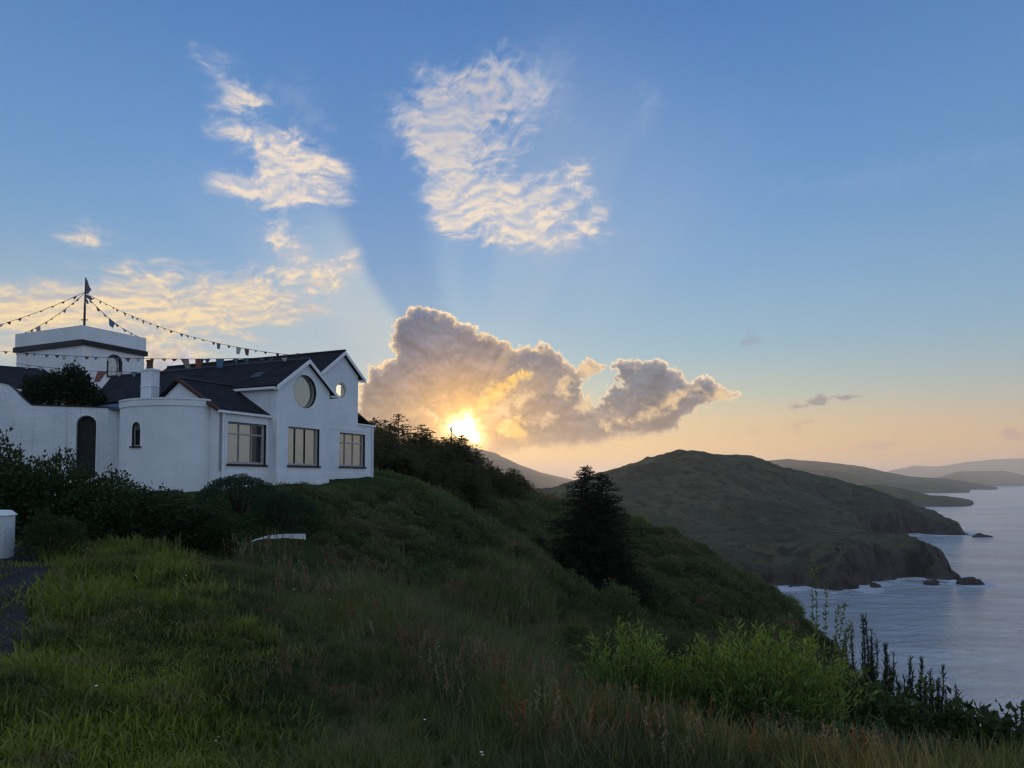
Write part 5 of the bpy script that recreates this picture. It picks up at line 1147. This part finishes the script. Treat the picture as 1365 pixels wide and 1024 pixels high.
pk4 = [conifer(5, 1.6, 28, 10, 22, .17, .22, M_plant, prof=.75, rag=.35), conifer(5, 1.9, 26, 11, 24, .18, .22, M_plant, prof=.6, rag=.4), conifer(5, 1.35, 28, 9, 18, .16, .22, M_plant, prof=.95, rag=.35), conifer(5, 1.9, 26, 11, 24, .19, .22, M_plant, ((0, 0, 1.), (.5, .2, .85)), prof=.55, rag=.45)]
SU = [470, 486, 497, 520, 540, 560, 590, 612, 640, 660, 680, 700, 718]; SV = [548, 550, 556, 564, 568, 575, 582, 590, 604, 618, 630, 641, 656]
rows = [(39, 505, 600, 34), (41.5, 500, 640, 30), (44.5, 494, 655, 24), (48, 490, 650, 18), (52, 490, 662, 10), (57, 490, 676, 5), (63, 492, 692, 0), (70, 560, 704, 0), (78, 600, 714, 1)]
cnt = 0; PT = []
for ry_, u0, u1, dv in rows:
    u_ = u0+rnd.uniform(0, 10)
    while u_ < u1:
        yy = ry_+rnd.uniform(-1.5, 1.5); vt = np.interp(u_, SU, SV)-6+dv*(.8+.5*rnd.random())+rnd.uniform(-4, 14)+9*math.sin(u_*.11+ry_)*math.sin(u_*.043+1)
        xx = (u_-682.5)/940*yy; zt = (641-vt)/940*yy; zg = float(ground(xx, yy)); hh = max(1.8, min(8.5, zt-zg)); PT.append((xx, yy, zt-hh if hh > zt-zg+.01 else zg, hh, u_)); u_ += rnd.uniform(.5, 1.5)*940/yy*.92
where = lambda u: ('beside the house corner' if u < 525 else 'left of the sun' if u < 590 else 'right below the sun' if u < 650 else 'towards the seaward end')
rowof = lambda y: 'front row' if y < 43 else 'second row' if y < 50 else 'middle row' if y < 60 else 'back row'
ORD = ['first', 'second', 'third', 'fourth', 'fifth', 'sixth', 'seventh', 'eighth', 'ninth', 'tenth', 'eleventh', 'twelfth', 'thirteenth', 'fourteenth', 'fifteenth', 'sixteenth', 'seventeenth', 'eighteenth']
seen = {}
PT.sort(key=lambda q: q[4])
for i, (xx, yy, zg, hh, u_) in enumerate(PT):
    s_ = hh/5; w_ = min(1.6, max(.75, s_*rnd.uniform(.95, 1.5))); k_ = i % 4
    key = (rowof(yy), where(u_)); seen[key] = seen.get(key, 0)+1
    put_thing('pine_tree', (xx, yy, zg-.1), rnd.uniform(0, 6), (w_, w_, s_), 'dark plantation conifer %s, %s, %s from the left there' % (key[1], key[0], ORD[seen[key]-1]), 'tree', 'plantation conifers behind the house', pk4[k_])
# ferny growth and weeds at the brow, lower right
q = np.stack([rg4.uniform(1.5, 8.5, 3200), rg4.uniform(5.2, 11, 3200)], 1); x, y = q.T; mk = (x/y > .36) & (x/y < .85); x, y = x[mk], y[mk]; n = len(x)
wd_ = [source('weed_a', *clump(170, .16, .30, .050, .28, .8), M_weed), source('weed_b', *clump(150, .18, .26, .042, .34, .6), M_hill), source('weed_c', *join([clump(90, .12, .34, .05, .2, 1.2), seed_stalk(3, .1, .3, .5)]), M_will2)]
s_ = (.5+.8*rg4.random(n)**1.5)*np.where(x/y > .55, .7, 1)
scatter('brow_weeds', np.stack([x, y, ground(x, y)-.02], 1), rots(n, .15), np.stack([s_, s_, s_*(.8+.6*rg4.random(n))], 1), rg4.integers(0, 3, n), wd_)
# edge of the plantation: low gorse on the crest is part of the scrub
print('trees', len(PT))
